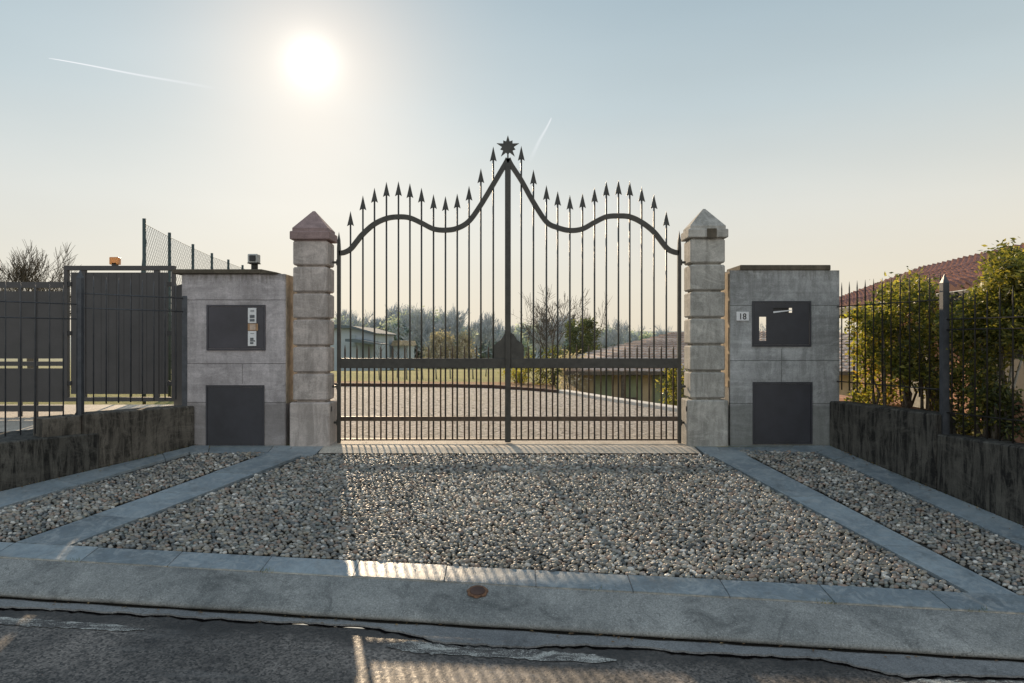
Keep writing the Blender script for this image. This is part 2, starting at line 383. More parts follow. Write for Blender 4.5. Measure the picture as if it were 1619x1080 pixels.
m = MB()   # road
def zr(x): return -.616-.0164*x
m.add([(-60, 4.30+.1177*60, zr(-8)), (-60, -30, zr(-8)), (-8, -30, zr(-8)), (-8, 4.30+.1177*8, zr(-8)), (8, -30, zr(8)), (8, 4.30-.1177*8, zr(8)), (60, -30, zr(8)), (60, 4.30-.1177*60, zr(8))],
      [(0,1,2,3), (3,2,4,5), (5,4,6,7)])
m.build('road', M['asphalt'], kind='structure')

# crack, gutter, apron
crack = [(-700, 935), (-300, 948), (-60, 955), (0, 958.5), (30, 960), (46, 960.5), (80, 962), (117, 963), (160, 966), (196, 967), (216, 968.5), (240, 971), (268, 971), (300, 975), (324, 977), (350, 975), (385, 979), (430, 981), (480, 983), (520, 987), (562, 988), (600, 992), (631, 998), (668, 1006), (705, 1016), (760, 1018), (816, 1022), (870, 1019), (927, 1018), (1000, 1021), (1060, 1027), (1119, 1031), (1200, 1034), (1298, 1039), (1340, 1047), (1381, 1058), (1428, 1067), (1475, 1066), (1520, 1065), (1570, 1068), (1619, 1069), (1750, 1076), (2200, 1098), (2900, 1132)]
fine = []
for (a, b) in zip(crack[:-1], crack[1:]):
    nseg = max(1, int(abs(b[0]-a[0])/9))
    for i in range(nseg):
        t = i/nseg; fine.append((a[0]+(b[0]-a[0])*t, a[1]+(b[1]-a[1])*t+random.uniform(-1.3, 1.3)))
fine.append(crack[-1])
cp = [roadpt(x, y, -.602) for x, y in fine]
def yk(x, c): return c-.1177*x
m = MB(); vs = []; 
for p in cp:
    z = -.602-.0164*p.x
    vs += [(p.x, yk(p.x, 4.40), z+.004), (p.x, p.y, z), (p.x, p.y-.002, z-.016)]
K = len(cp); m.add(vs, [(3*i+a, 3*i+a+1, 3*i+a+4, 3*i+a+3) for i in range(K-1) for a in (0, 1)])
m.build('gutter', M['gutter'], kind='structure')
m = MB(); vs = []
for p in cp:
    z = -.612-.0164*p.x; w = random.uniform(.010, .034); vs += [(p.x, p.y+.004, z), (p.x, p.y-w, z)]
m.add(vs, [(2*i, 2*i+1, 2*i+3, 2*i+2) for i in range(K-1)]); m.build('road_crack', M['crack'], kind='structure')
m = MB(); vs = []  # dark strip along the kerb lip, painting in the shade beneath it
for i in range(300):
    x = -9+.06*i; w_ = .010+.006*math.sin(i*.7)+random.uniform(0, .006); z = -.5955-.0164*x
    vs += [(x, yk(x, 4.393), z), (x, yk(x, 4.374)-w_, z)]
m.add(vs, [(2*i, 2*i+1, 2*i+3, 2*i+2) for i in range(299)]); m.build('kerb_lip_shade', M['lip_shade'], kind='structure')
m = MB(); vs = []      # apron cross-section swept along the kerb line
prof = [(4.672, -.437), (4.60, -.462), (4.50, -.505), (4.42, -.541), (4.388, -.560), (4.376, -.572), (4.378, -.588), (4.392, -.592), (4.394, -.62)]
apx = [-9+.12*k for k in range(151)]
for x in apx:
    j = .003*math.sin(x*7)+.002*math.sin(x*17+1)
    for (c, z) in prof: vs.append((x, yk(x, c)+(j if c < 4.42 else 0), z-.0164*x))
Pn = len(prof); m.add(vs, [(i*Pn+a, i*Pn+a+1, (i+1)*Pn+a+1, (i+1)*Pn+a) for i in range(len(apx)-1) for a in range(Pn-1)], True)
m.build('pavement', M['apron'], kind='structure')

# driveway bed
m = MB(); vs = []
n_ = 40
for i in range(n_+1):
    Y = 7.84-(7.84-3.95)*i/n_
    t = max(0, (7.84-Y)); xl = LW0.x+LWd.x/LWd.y*(Y-LW0.y)-.1; xr = RW0.x+RWd.x/RWd.y*(Y-RW0.y)+.1
    vs.append((xl, Y, dz(Y)-.012)); vs.append((xr, Y, dz(Y)-.012))
# clip front row to the band line by clamping
vs2 = []
for (x, y, z) in vs:
    y2 = max(y, yk(x, 4.69)); vs2.append((x, y2, dz(y2)-.018))
m.add(vs2, [(2*i, 2*i+1, 2*i+3, 2*i+2) for i in range(n_)]); m.build('driveway', M['mortar'], kind='structure')

# threshold in front of and under the gate
m = MB(); Z = .004
tv = [(-1.97, 8.4), (-1.97, 7.80), (-2.1, 7.42), (2.02, 7.42), (1.9, 7.80), (1.9, 8.4)]
m.add([(-1.955, 8.45, .008), (1.88, 8.45, .008), (1.90, 7.70, .006), (-1.97, 7.70, .006), (1.92, 7.52, dz(7.52)+.010), (-1.97, 7.52, dz(7.52)+.010)], [(0,1,2,3), (3,2,4,5)])
m.build('threshold', M['threshold'], kind='structure')

# slate strips, slab by slab
def strip(m, A0, A1, B0, B1, L=.64, off=.3, gap=.007, th=.03):
    """slabs between edge A (A0->A1) and edge B (B0->B1), 2-D points on the driveway plane"""
    ln = ((A1-A0).length+(B1-B0).length)/2; cuts = [0]; t = off*L/ln
    while t < .985: cuts.append(t); t += L/ln*random.uniform(.92, 1.08)
    cuts.append(1)
    for a, b in zip(cuts[:-1], cuts[1:]):
        g = gap/ln/2; a += g; b -= g
        q = [A0.lerp(A1, a), A0.lerp(A1, b), B0.lerp(B1, b), B0.lerp(B1, a)]
        dzz = random.uniform(-.002, .002); tl = random.uniform(-.0015, .0015)
        top = [(p.x, p.y, dz(p.y)+.006+dzz+(tl if i % 2 else -tl)) for i, p in enumerate(q)]
        bot = [(p.x, p.y, dz(p.y)-th) for p in q]
        m.add(top+bot, [(0,1,2,3), (0,4,5,1), (1,5,6,2), (2,6,7,3), (3,7,4,0)])
v2 = lambda v: Vector((v.x, v.y))
D = lambda x, y: v2(drive(x, y))
def toband(a, b, c=4.903): return isect(a, (b-a).normalized(), c)
# edges
Li0, Li1 = D(492, 715), D(112, 862); Li1 = toband(Li0, Li1)
Lo0, Lo1 = D(432, 714), D(27, 858); Lo1 = toband(Lo0, Lo1)
Ri0, Ri1 = D(1112, 714), D(1533, 938); Ri1 = toband(Ri0, Ri1)
Ro0, Ro1 = D(1163, 712), D(1602, 938); Ro1 = toband(Ro0, Ro1)
LBo0, LBo1 = D(300, 716), D(0, 803); LBo1 = toband(LBo0, LBo1)
RBo0, RBo1 = D(1292, 715), D(1619, 864); RBo1 = toband(RBo0, RBo1)
LWb0 = LW0.copy(); LWb1 = isect(LW0, LWd, 4.903); RWb0 = RW0.copy(); RWb1 = isect(RW0, RWd, 4.903)
m = MB()
strip(m, Li0, Li1, Lo0, Lo1); m.build('stone_kerb_strip', M['slate'], kind='structure')
m = MB(); strip(m, Ri0, Ri1, Ro0, Ro1, 1.1); m.build('stone_kerb_strip', M['slate'], kind='structure')
m = MB(); strip(m, LBo0, LBo1, LWb0+Vector((0,-.05)), LWb1, 1.0); m.build('stone_kerb_strip', M['slate'], kind='structure')
m = MB(); strip(m, RBo0, RBo1, RWb0+Vector((0,-.05)), RWb1, 1.0); m.build('stone_kerb_strip', M['slate'], kind='structure')
# slabs along the foot of boxes and pillars
m = MB()
strip(m, Vector((-3.42, 7.83)), Vector((-1.975, 7.83)), LBo0+Vector((0, 0)), Vector((-2.0, 7.44)), .7)
strip(m, Vector((1.925, 7.83)), Vector((3.42, 7.83)), Vector((1.97, 7.44)), RBo0+Vector((0, 0)), .7)
m.build('stone_kerb_strip', M['slate'], kind='structure')
# front band
m = MB(); vs = []
for i in range(60):
    x = -5.2+9.8*i/59
    for c_ in (4.676, 4.896): y = yk(x, c_); vs.append((x, y, dz(y)+.001))
m.add(vs, [(2*i, 2*i+1, 2*i+3, 2*i+2) for i in range(59)]); m.build('joint_mortar', M['gutter'], kind='structure')
m = MB()
bx0, bx1 = -5.2, 4.6
strip(m, Vector((bx0, yk(bx0, 4.898))), Vector((bx1, yk(bx1, 4.898))), Vector((bx0, yk(bx0, 4.674))), Vector((bx1, yk(bx1, 4.674))), .63, .62)
m.build('stone_kerb_strip', M['slate'], kind='structure')

# pebbles
def inpoly(p, poly):
    c = False; j = len(poly)-1
    for i in range(len(poly)):
        a, b = poly[i], poly[j]
        if (a.y > p[1]) != (b.y > p[1]) and p[0] < (b.x-a.x)*(p[1]-a.y)/(b.y-a.y)+a.x: c = not c
        j = i
    return c
bm = bmesh.new(); bmesh.ops.create_icosphere(bm, subdivisions=2, radius=1)
ico_v = np.array([v.co[:] for v in bm.verts]); ico_f = np.array([[v.index for v in f.verts] for f in bm.faces]); bm.free()
def pebbles(name, poly, sp=.035):
    xs_ = [p.x for p in poly]; ys_ = [p.y for p in poly]; V = []; Fc = []; k = 0
    y = min(ys_); row = 0
    while y < max(ys_):
        x = min(xs_)+(sp/2 if row % 2 else 0)
        while x < max(xs_):
            px_, py_ = x+random.uniform(-.3, .3)*sp, y+random.uniform(-.3, .3)*sp
            if inpoly((px_, py_), poly) and px_/py_ < .74 and px_/py_ > -.76:
                a = random.gauss(0, .6); big = random.uniform(.72, 1.18)*(1.25 if random.random() < .07 else 1)
                r = np.array([sp*.57, sp*.44, sp*.40])*big*rng.uniform(.70, 1.25, 3)
                v = ico_v+.13*np.sin(ico_v[:, [1, 2, 0]]*rng.uniform(1.5, 3.2, 3)+rng.uniform(0, 6, 3))
                v = v*r; ti = random.gauss(-.08, .2); ct, st_ = math.cos(ti), math.sin(ti)
                v = np.stack([v[:, 0], v[:, 1]*ct-v[:, 2]*st_, v[:, 1]*st_+v[:, 2]*ct], 1)
                ca, sa = math.cos(a), math.sin(a)
                v = np.stack([v[:, 0]*ca-v[:, 1]*sa+px_, v[:, 0]*sa+v[:, 1]*ca+py_, v[:, 2]+dz(py_)+.000+random.uniform(-.006, .004)], 1)
                V.append(v); Fc.append(ico_f+k); k += len(v)
            x += sp
        y += sp*.84; row += 1
    V = np.concatenate(V); Fc = np.concatenate(Fc)
    me = bpy.data.meshes.new(name); me.vertices.add(len(V)); me.vertices.foreach_set('co', V.ravel())
    me.loops.add(Fc.size); me.loops.foreach_set('vertex_index', Fc.ravel().astype(np.int32))
    me.polygons.add(len(Fc)); me.polygons.foreach_set('loop_start', np.arange(0, Fc.size, 3, dtype=np.int32))
    me.polygons.foreach_set('loop_total', np.full(len(Fc), 3, dtype=np.int32)); me.polygons.foreach_set('use_smooth', [True]*len(Fc))
    me.update(calc_edges=True); me.materials.append(M['pebble'])
    o = bpy.data.objects.new(name, me); COL.objects.link(o); o['kind'] = 'stuff'; return o
g = .02
tag(pebbles('pebble_paving', [Vector((-2.02, 7.51)), Vector((1.97, 7.51)), Ri1+Vector((-g*2, .01)), Li1+Vector((g*2, .01))]), 'wide middle bed of rounded river pebbles before the gate', 'pebble paving')
tag(pebbles('pebble_paving', [LBo0+Vector((.1, -.05)), Lo0+Vector((-.05, 0)), Lo1+Vector((-g, .02)), LBo1+Vector((g, .02))]), 'side bed of river pebbles beneath the left stained wall', 'pebble paving')
tag(pebbles('pebble_paving', [Ro0+Vector((.04, 0)), RBo0+Vector((-.04, -.03)), RBo1+Vector((-g, .02)), Ro1+Vector((g, .02))]), 'side bed of river pebbles beneath the right blackened wall', 'pebble paving')

# gravel yard behind gate, soil strip, edging
m = MB()
ky = lambda Y: 1.0+(15.8-Y)*1.6/4.2
gp = [(-9, 18.9), (-9, 12)]; gl = [(-3.5, 12.0), (-3.4, 8.46)]
m.add([(-9, 18.9, .30), (-9, 12.5, .306), (-4.4, 12.5, .306), (-4.4, 19, .306)], [(0,1,2,3)]) if False else None
m.add([(-3.45, 8.46, .006), (3.45, 8.46, .006), (3.2, 10.0, .006), (ky(15.8), 15.8, .006), (.1, 17.4, .006), (-5.0, 18.3, .006), (-5.0, 10.0, .006), (-3.45, 9.9, .006)], [(0,1,2,3,4,5,6,7)])
m.build('gravel_yard', M['gravel'], kind='structure')
m = MB(); m.add([(-5.0, 18.3, .012), (.1, 17.4, .012), (.4, 20., .012), (-5.0, 20.5, .005)], [(0,1,2,3)])
m.add([(.13, 17.35, .012), (.95, 15.9, .012), (1.1, 19, .012), (.45, 20, .012)], [(0,1,2,3)])
m.build('soil_bed', M['soil'], kind='structure')
m = MB(); pts = [(-5.6, 18.45), (-3.5, 18.15), (-1.5, 17.9), (-.45, 17.5), (-.15, 17.2)]
for a, b in zip(pts[:-1], pts[1:]):
    a, b = Vector(a), Vector(b); d = (b-a); L = d.length; R = Matrix.Translation((a.x, a.y, 0)) @ Matrix.Rotation(math.atan2(d.y, d.x), 4, 'Z')
    m.box(-.02, L+.02, -.06, .06, -.05, .085, R)
tag(m.build('garden_edging', M['steel_edge']), 'low dark brown edging beam between gravel yard and lawn', 'edging')
m = MB(); pts = [(-.02, 17.05), (.35, 16.7), (.7, 16.3), (.98, 15.9)]
for a, b in zip(pts[:-1], pts[1:]):
    a, b = Vector(a), Vector(b); d = (b-a); L = d.length; R = Matrix.Translation((a.x, a.y, 0)) @ Matrix.Rotation(math.atan2(d.y, d.x), 4, 'Z')
    m.box(-.03, L+.03, -.05, .05, -.05, .07, R)
tag(m.build('garden_edging', M['steel_edge']), 'short curved dark edging joining the white kerb wall', 'edging')
m = MB(); pts = [(1.02, 15.9), (1.75, 13.8), (2.6, 11.6), (3.35, 9.4), (3.45, 8.6)]
for a, b in zip(pts[:-1], pts[1:]):
    a, b = Vector(a), Vector(b); d = (b-a); L = d.length; R = Matrix.Translation((a.x, a.y, 0)) @ Matrix.Rotation(math.atan2(d.y, d.x), 4, 'Z')
    m.bevbox(0, L+.02, -.02, .18, -.9, .07, .012, R)
tag(m.build('kerb_wall', M['kerbwhite']), 'pale low kerb wall running back along the gravel yard', 'kerb wall')
# pale paving left lot seen below the grey gate
m = MB(); nL = Vector((LWd.y, -LWd.x)); nL = nL if nL.x < 0 else -nL; _jl = 1.794*.61; _LL = (LWe-LW0).length
q_ = [LW0+nL*.23, LW0+LWd*(_jl-.13)+nL*.23, LW0+LWd*(_jl-.13)+nL*.83, LW0+LWd*_LL+nL*.83]
m.add([(-3.70, 10.7, .195)]+[(a.x, a.y, .195) for a in q_]+[(-12, q_[3].y, .195), (-12, 10.7, .195)], [(0,1,2,3,4,5,6)])
m.build('path', M['threshold'], kind='structure')

# ------------------------------------------------------------------ pillars
def pillar(cx, w, z0px, joints, caps, mat, capmat, label):
    Yf = 7.80; base = empty('gate_pillar', (cx, Yf+.21, 0), label, 'pillar')
    zs = [PZ(j, Yf) for j in joints]
    bw = w+.055
    m = MB(); m.bevbox(cx-bw/2, cx+bw/2, Yf, Yf+.36, -.06, zs[0], .012); m.build('plinth', mat, base)
    m = MB()
    for a, b in zip(zs[:-1], zs[1:]):
        m.bevbox(cx-w/2, cx+w/2, Yf+.027, Yf+.335, a+.020, b, .014)
        m.box(cx-w/2+.036, cx+w/2-.036, Yf+.063, Yf+.30, a-.002, a+.025)
    m.build('shaft', mat, base)
    zb, zt, zp = [PZ(c, Yf) for c in caps]; cw = w+.055
    m = MB(); m.bevbox(cx-cw/2, cx+cw/2, Yf, Yf+.362, zb+.012, zt, .008); m.box(cx-w/2+.02, cx+w/2-.02, Yf+.047, Yf+.315, zb-.003, zb+.015)
    # pyramid with a small upright lip
    q = w/2+.005; qy = .158; cy = Yf+.181; z1 = zt+.035
    m.add([(cx-q, cy-qy, zt-.002), (cx+q, cy-qy, zt-.002), (cx+q, cy+qy, zt-.002), (cx-q, cy+qy, zt-.002), (cx-q, cy-qy, z1), (cx+q, cy-qy, z1), (cx+q, cy+qy, z1), (cx-q, cy+qy, z1), (cx-.012, cy, zp), (cx+.012, cy, zp)],
          [(0,1,5,4), (1,2,6,5), (2,3,7,6), (3,0,4,7), (4,5,9,8), (5,6,9), (6,7,8,9), (7,4,8)])
    m.build('cap', capmat, base); return base
pL = pillar(-2.135, .367, 706, [636.7, 591.7, 549, 505.7, 464, 421.7, 380], (380, 365, 329), M['pillar'], M['cap_red'], 'left gate pillar with reddish pyramid cap')
pR = pillar(2.072, .367, 706, [633, 589, 546.7, 504, 461.5, 418, 377], (377, 361.5, 325.5), M['pillar2'], M['pillar2'], 'right gate pillar with grey pyramid cap beside number sign')
m = MB(); m.box(2.055, 2.155, 7.786, 7.803, PZ(376, 7.8), PZ(362, 7.8)+.004); m.build('moss_patch', M['coping'], pR)
# hinges and stops
for (p, sx, xs0, xg) in ((pL, 1, -1.94, -1.885), (pR, -1, 1.875, 1.825)):
    for z in (PZ(415, 8), PZ(611, 8), PZ(668, 8)):
        m = MB(); m.box(min(xs0, xg), max(xs0, xg), 7.985, 8.015, z-.012, z+.012); m.tube([(xg, 8, z-.03), (xg, 8, z+.03)], .016, 8); m.build('hinge', M['iron'], p)
    m = MB(); x = xs0-.0*sx; m.box(x-.02, x+.02, 7.86, 7.90, PZ(651, 7.85), PZ(643, 7.85)); m.build('photocell', M['black'], p)

# ------------------------------------------------------------------ meter boxes
def ubox(x0, x1, zt, mat, holes, name, label):
    b = empty(name, ((x0+x1)/2, 8.1, 0), label, 'wall'); m = MB()
    if holes is None: m.bevbox(x0, x1, 7.85, 8.32, -.05, zt, .010)
    else:
        a, c, d, e = holes
        m.box(x0, a, 7.85, 8.32, -.05, zt); m.box(c, x1, 7.85, 8.32, -.05, zt); m.box(a, c, 7.85, 8.32, -.05, d); m.box(a, c, 7.85, 8.32, e, zt)
    m.build('wall', mat, b); return b
Yb = 7.85
def boxrect(x0, x1, y0, y1): return PX(x0, Yb), PX(x1, Yb), PZ(y1, Yb), PZ(y0, Yb)
def framed_panel(m, x0, x1, z0, z1, holes=(), yo=0):
    fr = .018
    m.box(x0, x1, Yb-.012, Yb+.004, z1-fr, z1); m.box(x0, x1, Yb-.012, Yb+.004, z0, z0+fr)
    m.box(x0, x0+fr, Yb-.012, Yb+.004, z0+fr, z1-fr); m.box(x1-fr, x1, Yb-.012, Yb+.004, z0+fr, z1-fr)
    xs_ = sorted({x0+fr+.003, x1-fr-.003, *[h[0] for h in holes], *[h[1] for h in holes]}); zs_ = sorted({z0+fr+.003, z1-fr-.003, *[h[2] for h in holes], *[h[3] for h in holes]})
    for a, b in zip(xs_[:-1], xs_[1:]):
        for c, d in zip(zs_[:-1], zs_[1:]):
            mx_, mz_ = (a+b)/2, (c+d)/2
            if any(h[0] < mx_ < h[1] and h[2] < mz_ < h[3] for h in holes): continue
            m.box(a, b, Yb-.008, Yb-.002, c, d)
xL0, xL1 = PX(287, Yb), PX(451.5, Yb)
bL = ubox(xL0, xL1, PZ(433, Yb), M['conc_left'], None, 'meter_wall', 'left concrete meter wall with two grey panels and intercom plates')
m = MB(); m.bevbox(PX(274, Yb), PX(414, Yb), 7.82, 8.36, PZ(433, Yb), PZ(426, Yb), .006)
x_a, x_b = PX(414, Yb), PX(424, Yb); za, zb_, zc = PZ(433, Yb), PZ(426, Yb), PZ(431, Yb)
m.add([(x_a, 7.82, za), (x_b+.1, 7.82, za), (x_b+.1, 7.82, zc), (x_a, 7.82, zb_), (x_a, 8.36, za), (x_b+.1, 8.36, za), (x_b+.1, 8.36, zc), (x_a, 8.36, zb_)], [(0,1,2,3), (4,7,6,5), (3,2,6,7), (1,5,6,2), (0,3,7,4), (0,4,5,1)])
m.build('coping', M['coping'], bL)
m = MB(); framed_panel(m, *boxrect(327, 420, 482, 554)); pnl = m.build('upper_panel', M['panel'], bL)
m = MB(); framed_panel(m, *boxrect(326, 418, 609, 706.5)); m.build('lower_panel', M['panel_dark'], bL)
def sub(m, name, mat, par):       # sub-part: parent of a mesh that itself has an inverse
    o = m.build(name, mat); o.parent = par; o.matrix_parent_inverse = (par.matrix_parent_inverse.copy() if False else Matrix.Identity(4)); return o
def plate(x0, x1, y0, y1, d0, d1, mb=None):
    m = mb or MB(); a, b, c, d = boxrect(x0, x1, y0, y1); m.box(a, b, Yb-d1, Yb-d0, c, d); return m
for (y0, y1, marks) in ((487, 511, [(396, 403.5, 498, 503), (396, 403.5, 504.5, 508.5), (397, 403, 490.5, 491.3), (397, 403, 492.5, 493.2)]), (523.5, 547, [(396.5, 402, 534, 537.5), (396.5, 404.5, 538, 540), (396.5, 401.5, 541, 544), (397, 403, 527, 527.7)])):
    pl = sub(plate(393, 406, y0, y1, .007, .020), 'intercom_plate', M['white'], pnl)
    mm = MB()
    for (a, b, c, d) in marks: plate(a, b, c, d, .020, .0225, mm)
    sub(mm, 'label', M['grey_ink'], pnl)
sub(plate(392.5, 408.5, 511.8, 522.8, .008, .014), 'button_plate', M['brass'], pnl)
sub(plate(396, 405, 513, 521.5, .014, .020), 'call_button', m_plain('button_beige', (.55, .42, .33), .4), pnl)

xR0, xR1 = PX(1154.5, Yb), PX(1327, Yb)
hx = boxrect(1193, 1279, 480, 544)
bR = ubox(xR0, xR1, PZ(427.5, Yb), M['conc_right'], (hx[0], hx[1], hx[2], hx[3]), 'meter_wall', 'right concrete meter wall with letter slot panel')
m = MB(); m.bevbox(PX(1170, Yb), PX(1313, Yb), 7.84, 8.34, PZ(427.5, Yb)+.001, PZ(419, Yb), .006); m.build('coping', M['coping'], bR)
m = MB()
h1 = boxrect(1200, 1211, 501, 539); h2 = boxrect(1222, 1252, 487, 494.5)
framed_panel(m, *boxrect(1189, 1282, 476, 548), holes=(h1, h2)); pnr = m.build('letterbox_panel', M['panel_dark'], bR)
m = MB(); a, b, c, d = h2; m.box(a-.03, b+.004-.028, Yb+.02, Yb+.16, c-.03, d+.02); sub(m, 'slot_backing', M['black'], pnr)  # black backing added so the sky behind does not brighten the slot
m = MB()
m = MB(); m.add([(a, Yb-.012, c-.004), (b, Yb-.012, c+.022), (b, Yb+.08, c+.034), (a, Yb+.08, c+.012), (a, Yb-.012, c+.014), (b, Yb-.012, c+.030)], [(0,1,2,3), (0,4,5,1)])
sub(m, 'letter', M['white'], pnr)
m = MB(); framed_panel(m, *boxrect(1190, 1284, 604, 702)); m.build('lower_panel', M['panel_dark'], bR)
m = MB(); m.box(xR0-.004, xR0-.0005, 7.862, 8.31, .62, PZ(430, Yb)); m.build('edge_strip', M['ochre'], bR)  # added ochre plates give the gap sides their golden tone
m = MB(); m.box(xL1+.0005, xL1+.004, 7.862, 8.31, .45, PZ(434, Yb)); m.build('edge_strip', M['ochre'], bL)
# number plate 18
sg = empty('number_sign', (PX(1173.5, Yb), Yb, PZ(500, Yb)), 'small white house number plate reading 18', 'sign')
m = plate(1164, 1183.5, 493, 507, .0, .012); m.build('plate', M['white'], sg)
def digits(txt, x, z, h, y, mat, par):
    cu = bpy.data.curves.new('txt', 'FONT'); cu.body = txt; cu.size = h*1.42; cu.align_x = 'CENTER'; cu.extrude = .0012; cu.offset = .0010
    o = bpy.data.objects.new('txt', cu); COL.objects.link(o); dg = bpy.context.evaluated_depsgraph_get(); me = bpy.data.meshes.new_from_object(o.evaluated_get(dg))
    bpy.data.objects.remove(o); me.materials.clear(); me.materials.append(mat)
    me.transform(Matrix.Translation((x, y, z)) @ Matrix.Rotation(PI/2, 4, 'X') @ Matrix.Scale(.92, 4, (1, 0, 0)))
    t = bpy.data.objects.new('digits', me); COL.objects.link(t); t.parent = par; t.matrix_parent_inverse = Matrix.Translation(-par.location); return t
digits('18', PX(1173.5, Yb), PZ(505, Yb), .064, Yb-.0135, M['black'], sg)
# camera-like lamp on left box
lm = empty('security_camera', (PX(402.5, 8.05), 8.05, PZ(426, Yb)), 'small boxy white housing on a short stem above the left meter wall', 'camera')
Yc = 8.05; x = PX(402.5, Yc); z0 = PZ(426, Yb); 
m = MB(); m.bevbox(x-.055, x+.055, 7.985, 8.08, PZ(416.5, Yc), PZ(402.5, Yc), .008); m.build('housing', m_plain('housing_grey', (.42, .42, .40), .5), lm)
m = MB(); m.bevbox(x-.034, x+.034, 7.976, 7.99, PZ(414, Yc), PZ(404.8, Yc), .004); m.build('lens', M['black'], lm)
m = MB(); m.tube([(x, Yc, z0-.002), (x, Yc, PZ(416.5, Yc)+.002)], .036, 12); m.box(x-.057, x+.057, 7.985, 8.085, PZ(417.5, Yc), PZ(416.2, Yc)); m.build('stem', M['shutter'], lm)

# ------------------------------------------------------------------ main gate
GY = 8.0; gx = lambda p: PX(p, GY); gz = lambda p: PZ(p, GY)
def gate_leaf(side):
    if side < 0:
        label = 'left leaf of the iron gate carrying the star'
        bars = [554.2,573.8,592.1,611,630,648.1,666.4,685.4,704.3,722.9,741.6,760.3,779.9]; tips = [334,309,297,287.6,286.6,289.6,296.7,307,310,306,293.7,266,231.6]
        curve = [(536.5,400.5),(545,399),(554.6,393.5),(564.8,381),(573,371),(591,355),(611,345.6),(630,343),(648,344.6),(666.4,352.7),(685.4,362),(704.3,364),(722.9,361),(741.6,349.7),(760.3,324),(779.9,291.6),(799,259),(803,251)]
        shorts = [545.5+18.9*i for i in range(14)]; st = (533.3, 538.6); tipy = 366; ends = (538.5, 798.6)
    else:
        label = 'right leaf of the iron gate next to the grey pillar'
        bars = [824.2,843.4,863.9,881.7,901,921,940,958.6,977.8,995.7,1014.6,1034,1053.5]; tips = [230.5,268,292.7,301.8,308,305.5,296.7,286.6,284.5,286.6,295.7,307,334]
        curve = [(803.6,251),(808.3,261),(824.2,285.5),(843.4,320),(863.9,350.7),(881.7,360),(901,364.5),(921,362),(940,351.7),(958.6,343),(977.8,341.5),(995.7,343),(1014.6,351.7),(1034,367),(1053.5,391.5),(1064,398),(1073,400)]
        shorts = [816.3+19.1*i for i in range(14)]; st = (1071.2, 1076.6); tipy = 364; ends = (807.6, 1071.2)
    L = empty('gate_leaf', (gx(st[0]), GY, 0), label, 'gate')
    # Catmull-Rom smoothing of the top rail
    cps = [Vector((gx(a), 0, gz(b))) for a, b in curve]; pts = []
    for i in range(len(cps)-1):
        p0, p1, p2, p3 = cps[max(i-1, 0)], cps[i], cps[i+1], cps[min(i+2, len(cps)-1)]
        for k in range(6):
            t = k/6; pts.append(.5*((2*p1)+(-p0+p2)*t+(2*p0-5*p1+4*p2-p3)*t*t+(-p0+3*p1-3*p2+p3)*t**3))
    pts.append(cps[-1]); m = MB(); vs = []; hw = .026; hd = .02
    for i, p in enumerate(pts):
        t = (pts[min(i+1, len(pts)-1)]-pts[max(i-1, 0)]).normalized(); nn = Vector((-t.z, 0, t.x))
        for (a, b) in ((hw, -hd), (hw, hd), (-hw, hd), (-hw, -hd)): q = p+nn*a; vs.append((q.x, GY+b, q.z))
    fs = [(i*4+k, i*4+(k+1)%4, i*4+4+(k+1)%4, i*4+4+k) for i in range(len(pts)-1) for k in range(4)]+[(0,1,2,3), tuple(len(pts)*4-4+k for k in (3,2,1,0))]
    m.add(vs, fs); m.build('top_rail', M['iron'], L)
    x0, x1 = gx(st[0]), gx(st[1]); m = MB(); m.box(x0, x1, GY-.02, GY+.02, .012, gz(393)); cxm = (x0+x1)/2
    zz = gz(393); zt = gz(tipy); m.add([(x0, GY-.02, zz), (x1, GY-.02, zz), (x1, GY+.02, zz), (x0, GY+.02, zz), (x0+.004, GY-.015, zz+.09), (x1-.004, GY-.015, zz+.09), (x1-.004, GY+.015, zz+.09), (x0+.004, GY+.015, zz+.09), (cxm, GY, zt)],
        [(0,1,5,4), (1,2,6,5), (2,3,7,6), (3,0,4,7), (4,5,8), (5,6,8), (6,7,8), (7,4,8)]); m.build('hinge_stile', M['iron'], L)
    e0, e1 = gx(ends[0]), gx(ends[1])
    m = MB(); m.bevbox(e0, e1, GY-.024, GY+.024, gz(582), gz(566.5), .004); m.build('lock_rail', M['iron'], L)
    m = MB(); m.bevbox(e0, e1, GY-.02, GY+.02, gz(665.5), gz(658.5), .003); m.build('lower_rail', M['iron_rust'], L)
    m = MB(); m.box(e0, e1, GY-.012, GY+.012, gz(696.4), gz(694)); m.build('bottom_rail', M['iron_rust'], L)
    zb = gz(695)
    def ontop(X):
        for a, b in zip(pts[:-1], pts[1:]):
            if min(a.x, b.x) <= X <= max(a.x, b.x): return a.z+(b.z-a.z)*(X-a.x)/(b.x-a.x+1e-9)
        return pts[0].z
    for bx_, ty in zip(bars, tips):
        X = gx(bx_); zt = gz(ty); hb = zt-.150; m = MB(); r = .0095
        m.tube([(X, GY, zb), (X, GY, hb+.02)], r, 8); b = m.build('tall_bar', M['iron'], L)
        m = MB(); m.add([(X-.037, GY-.004, hb-.012), (X-.012, GY-.011, hb+.004), (X+.012, GY-.011, hb+.004), (X+.037, GY-.004, hb-.012), (X+.020, GY, hb+.062), (X, GY-.004, zt), (X-.020, GY, hb+.062),
                         (X-.037, GY+.004, hb-.012), (X-.012, GY+.011, hb+.004), (X+.012, GY+.011, hb+.004), (X+.037, GY+.004, hb-.012), (X, GY+.004, zt)],
                        [(0,1,6), (1,2,4,5,6), (2,3,4), (7,6,8), (8,6,11,4,9), (9,4,10), (0,7,8,1), (1,8,9,2), (2,9,10,3), (3,10,4), (4,11,5), (5,11,6), (6,7,0)])
        s = m.build('spearhead', M['iron']); s.parent = b
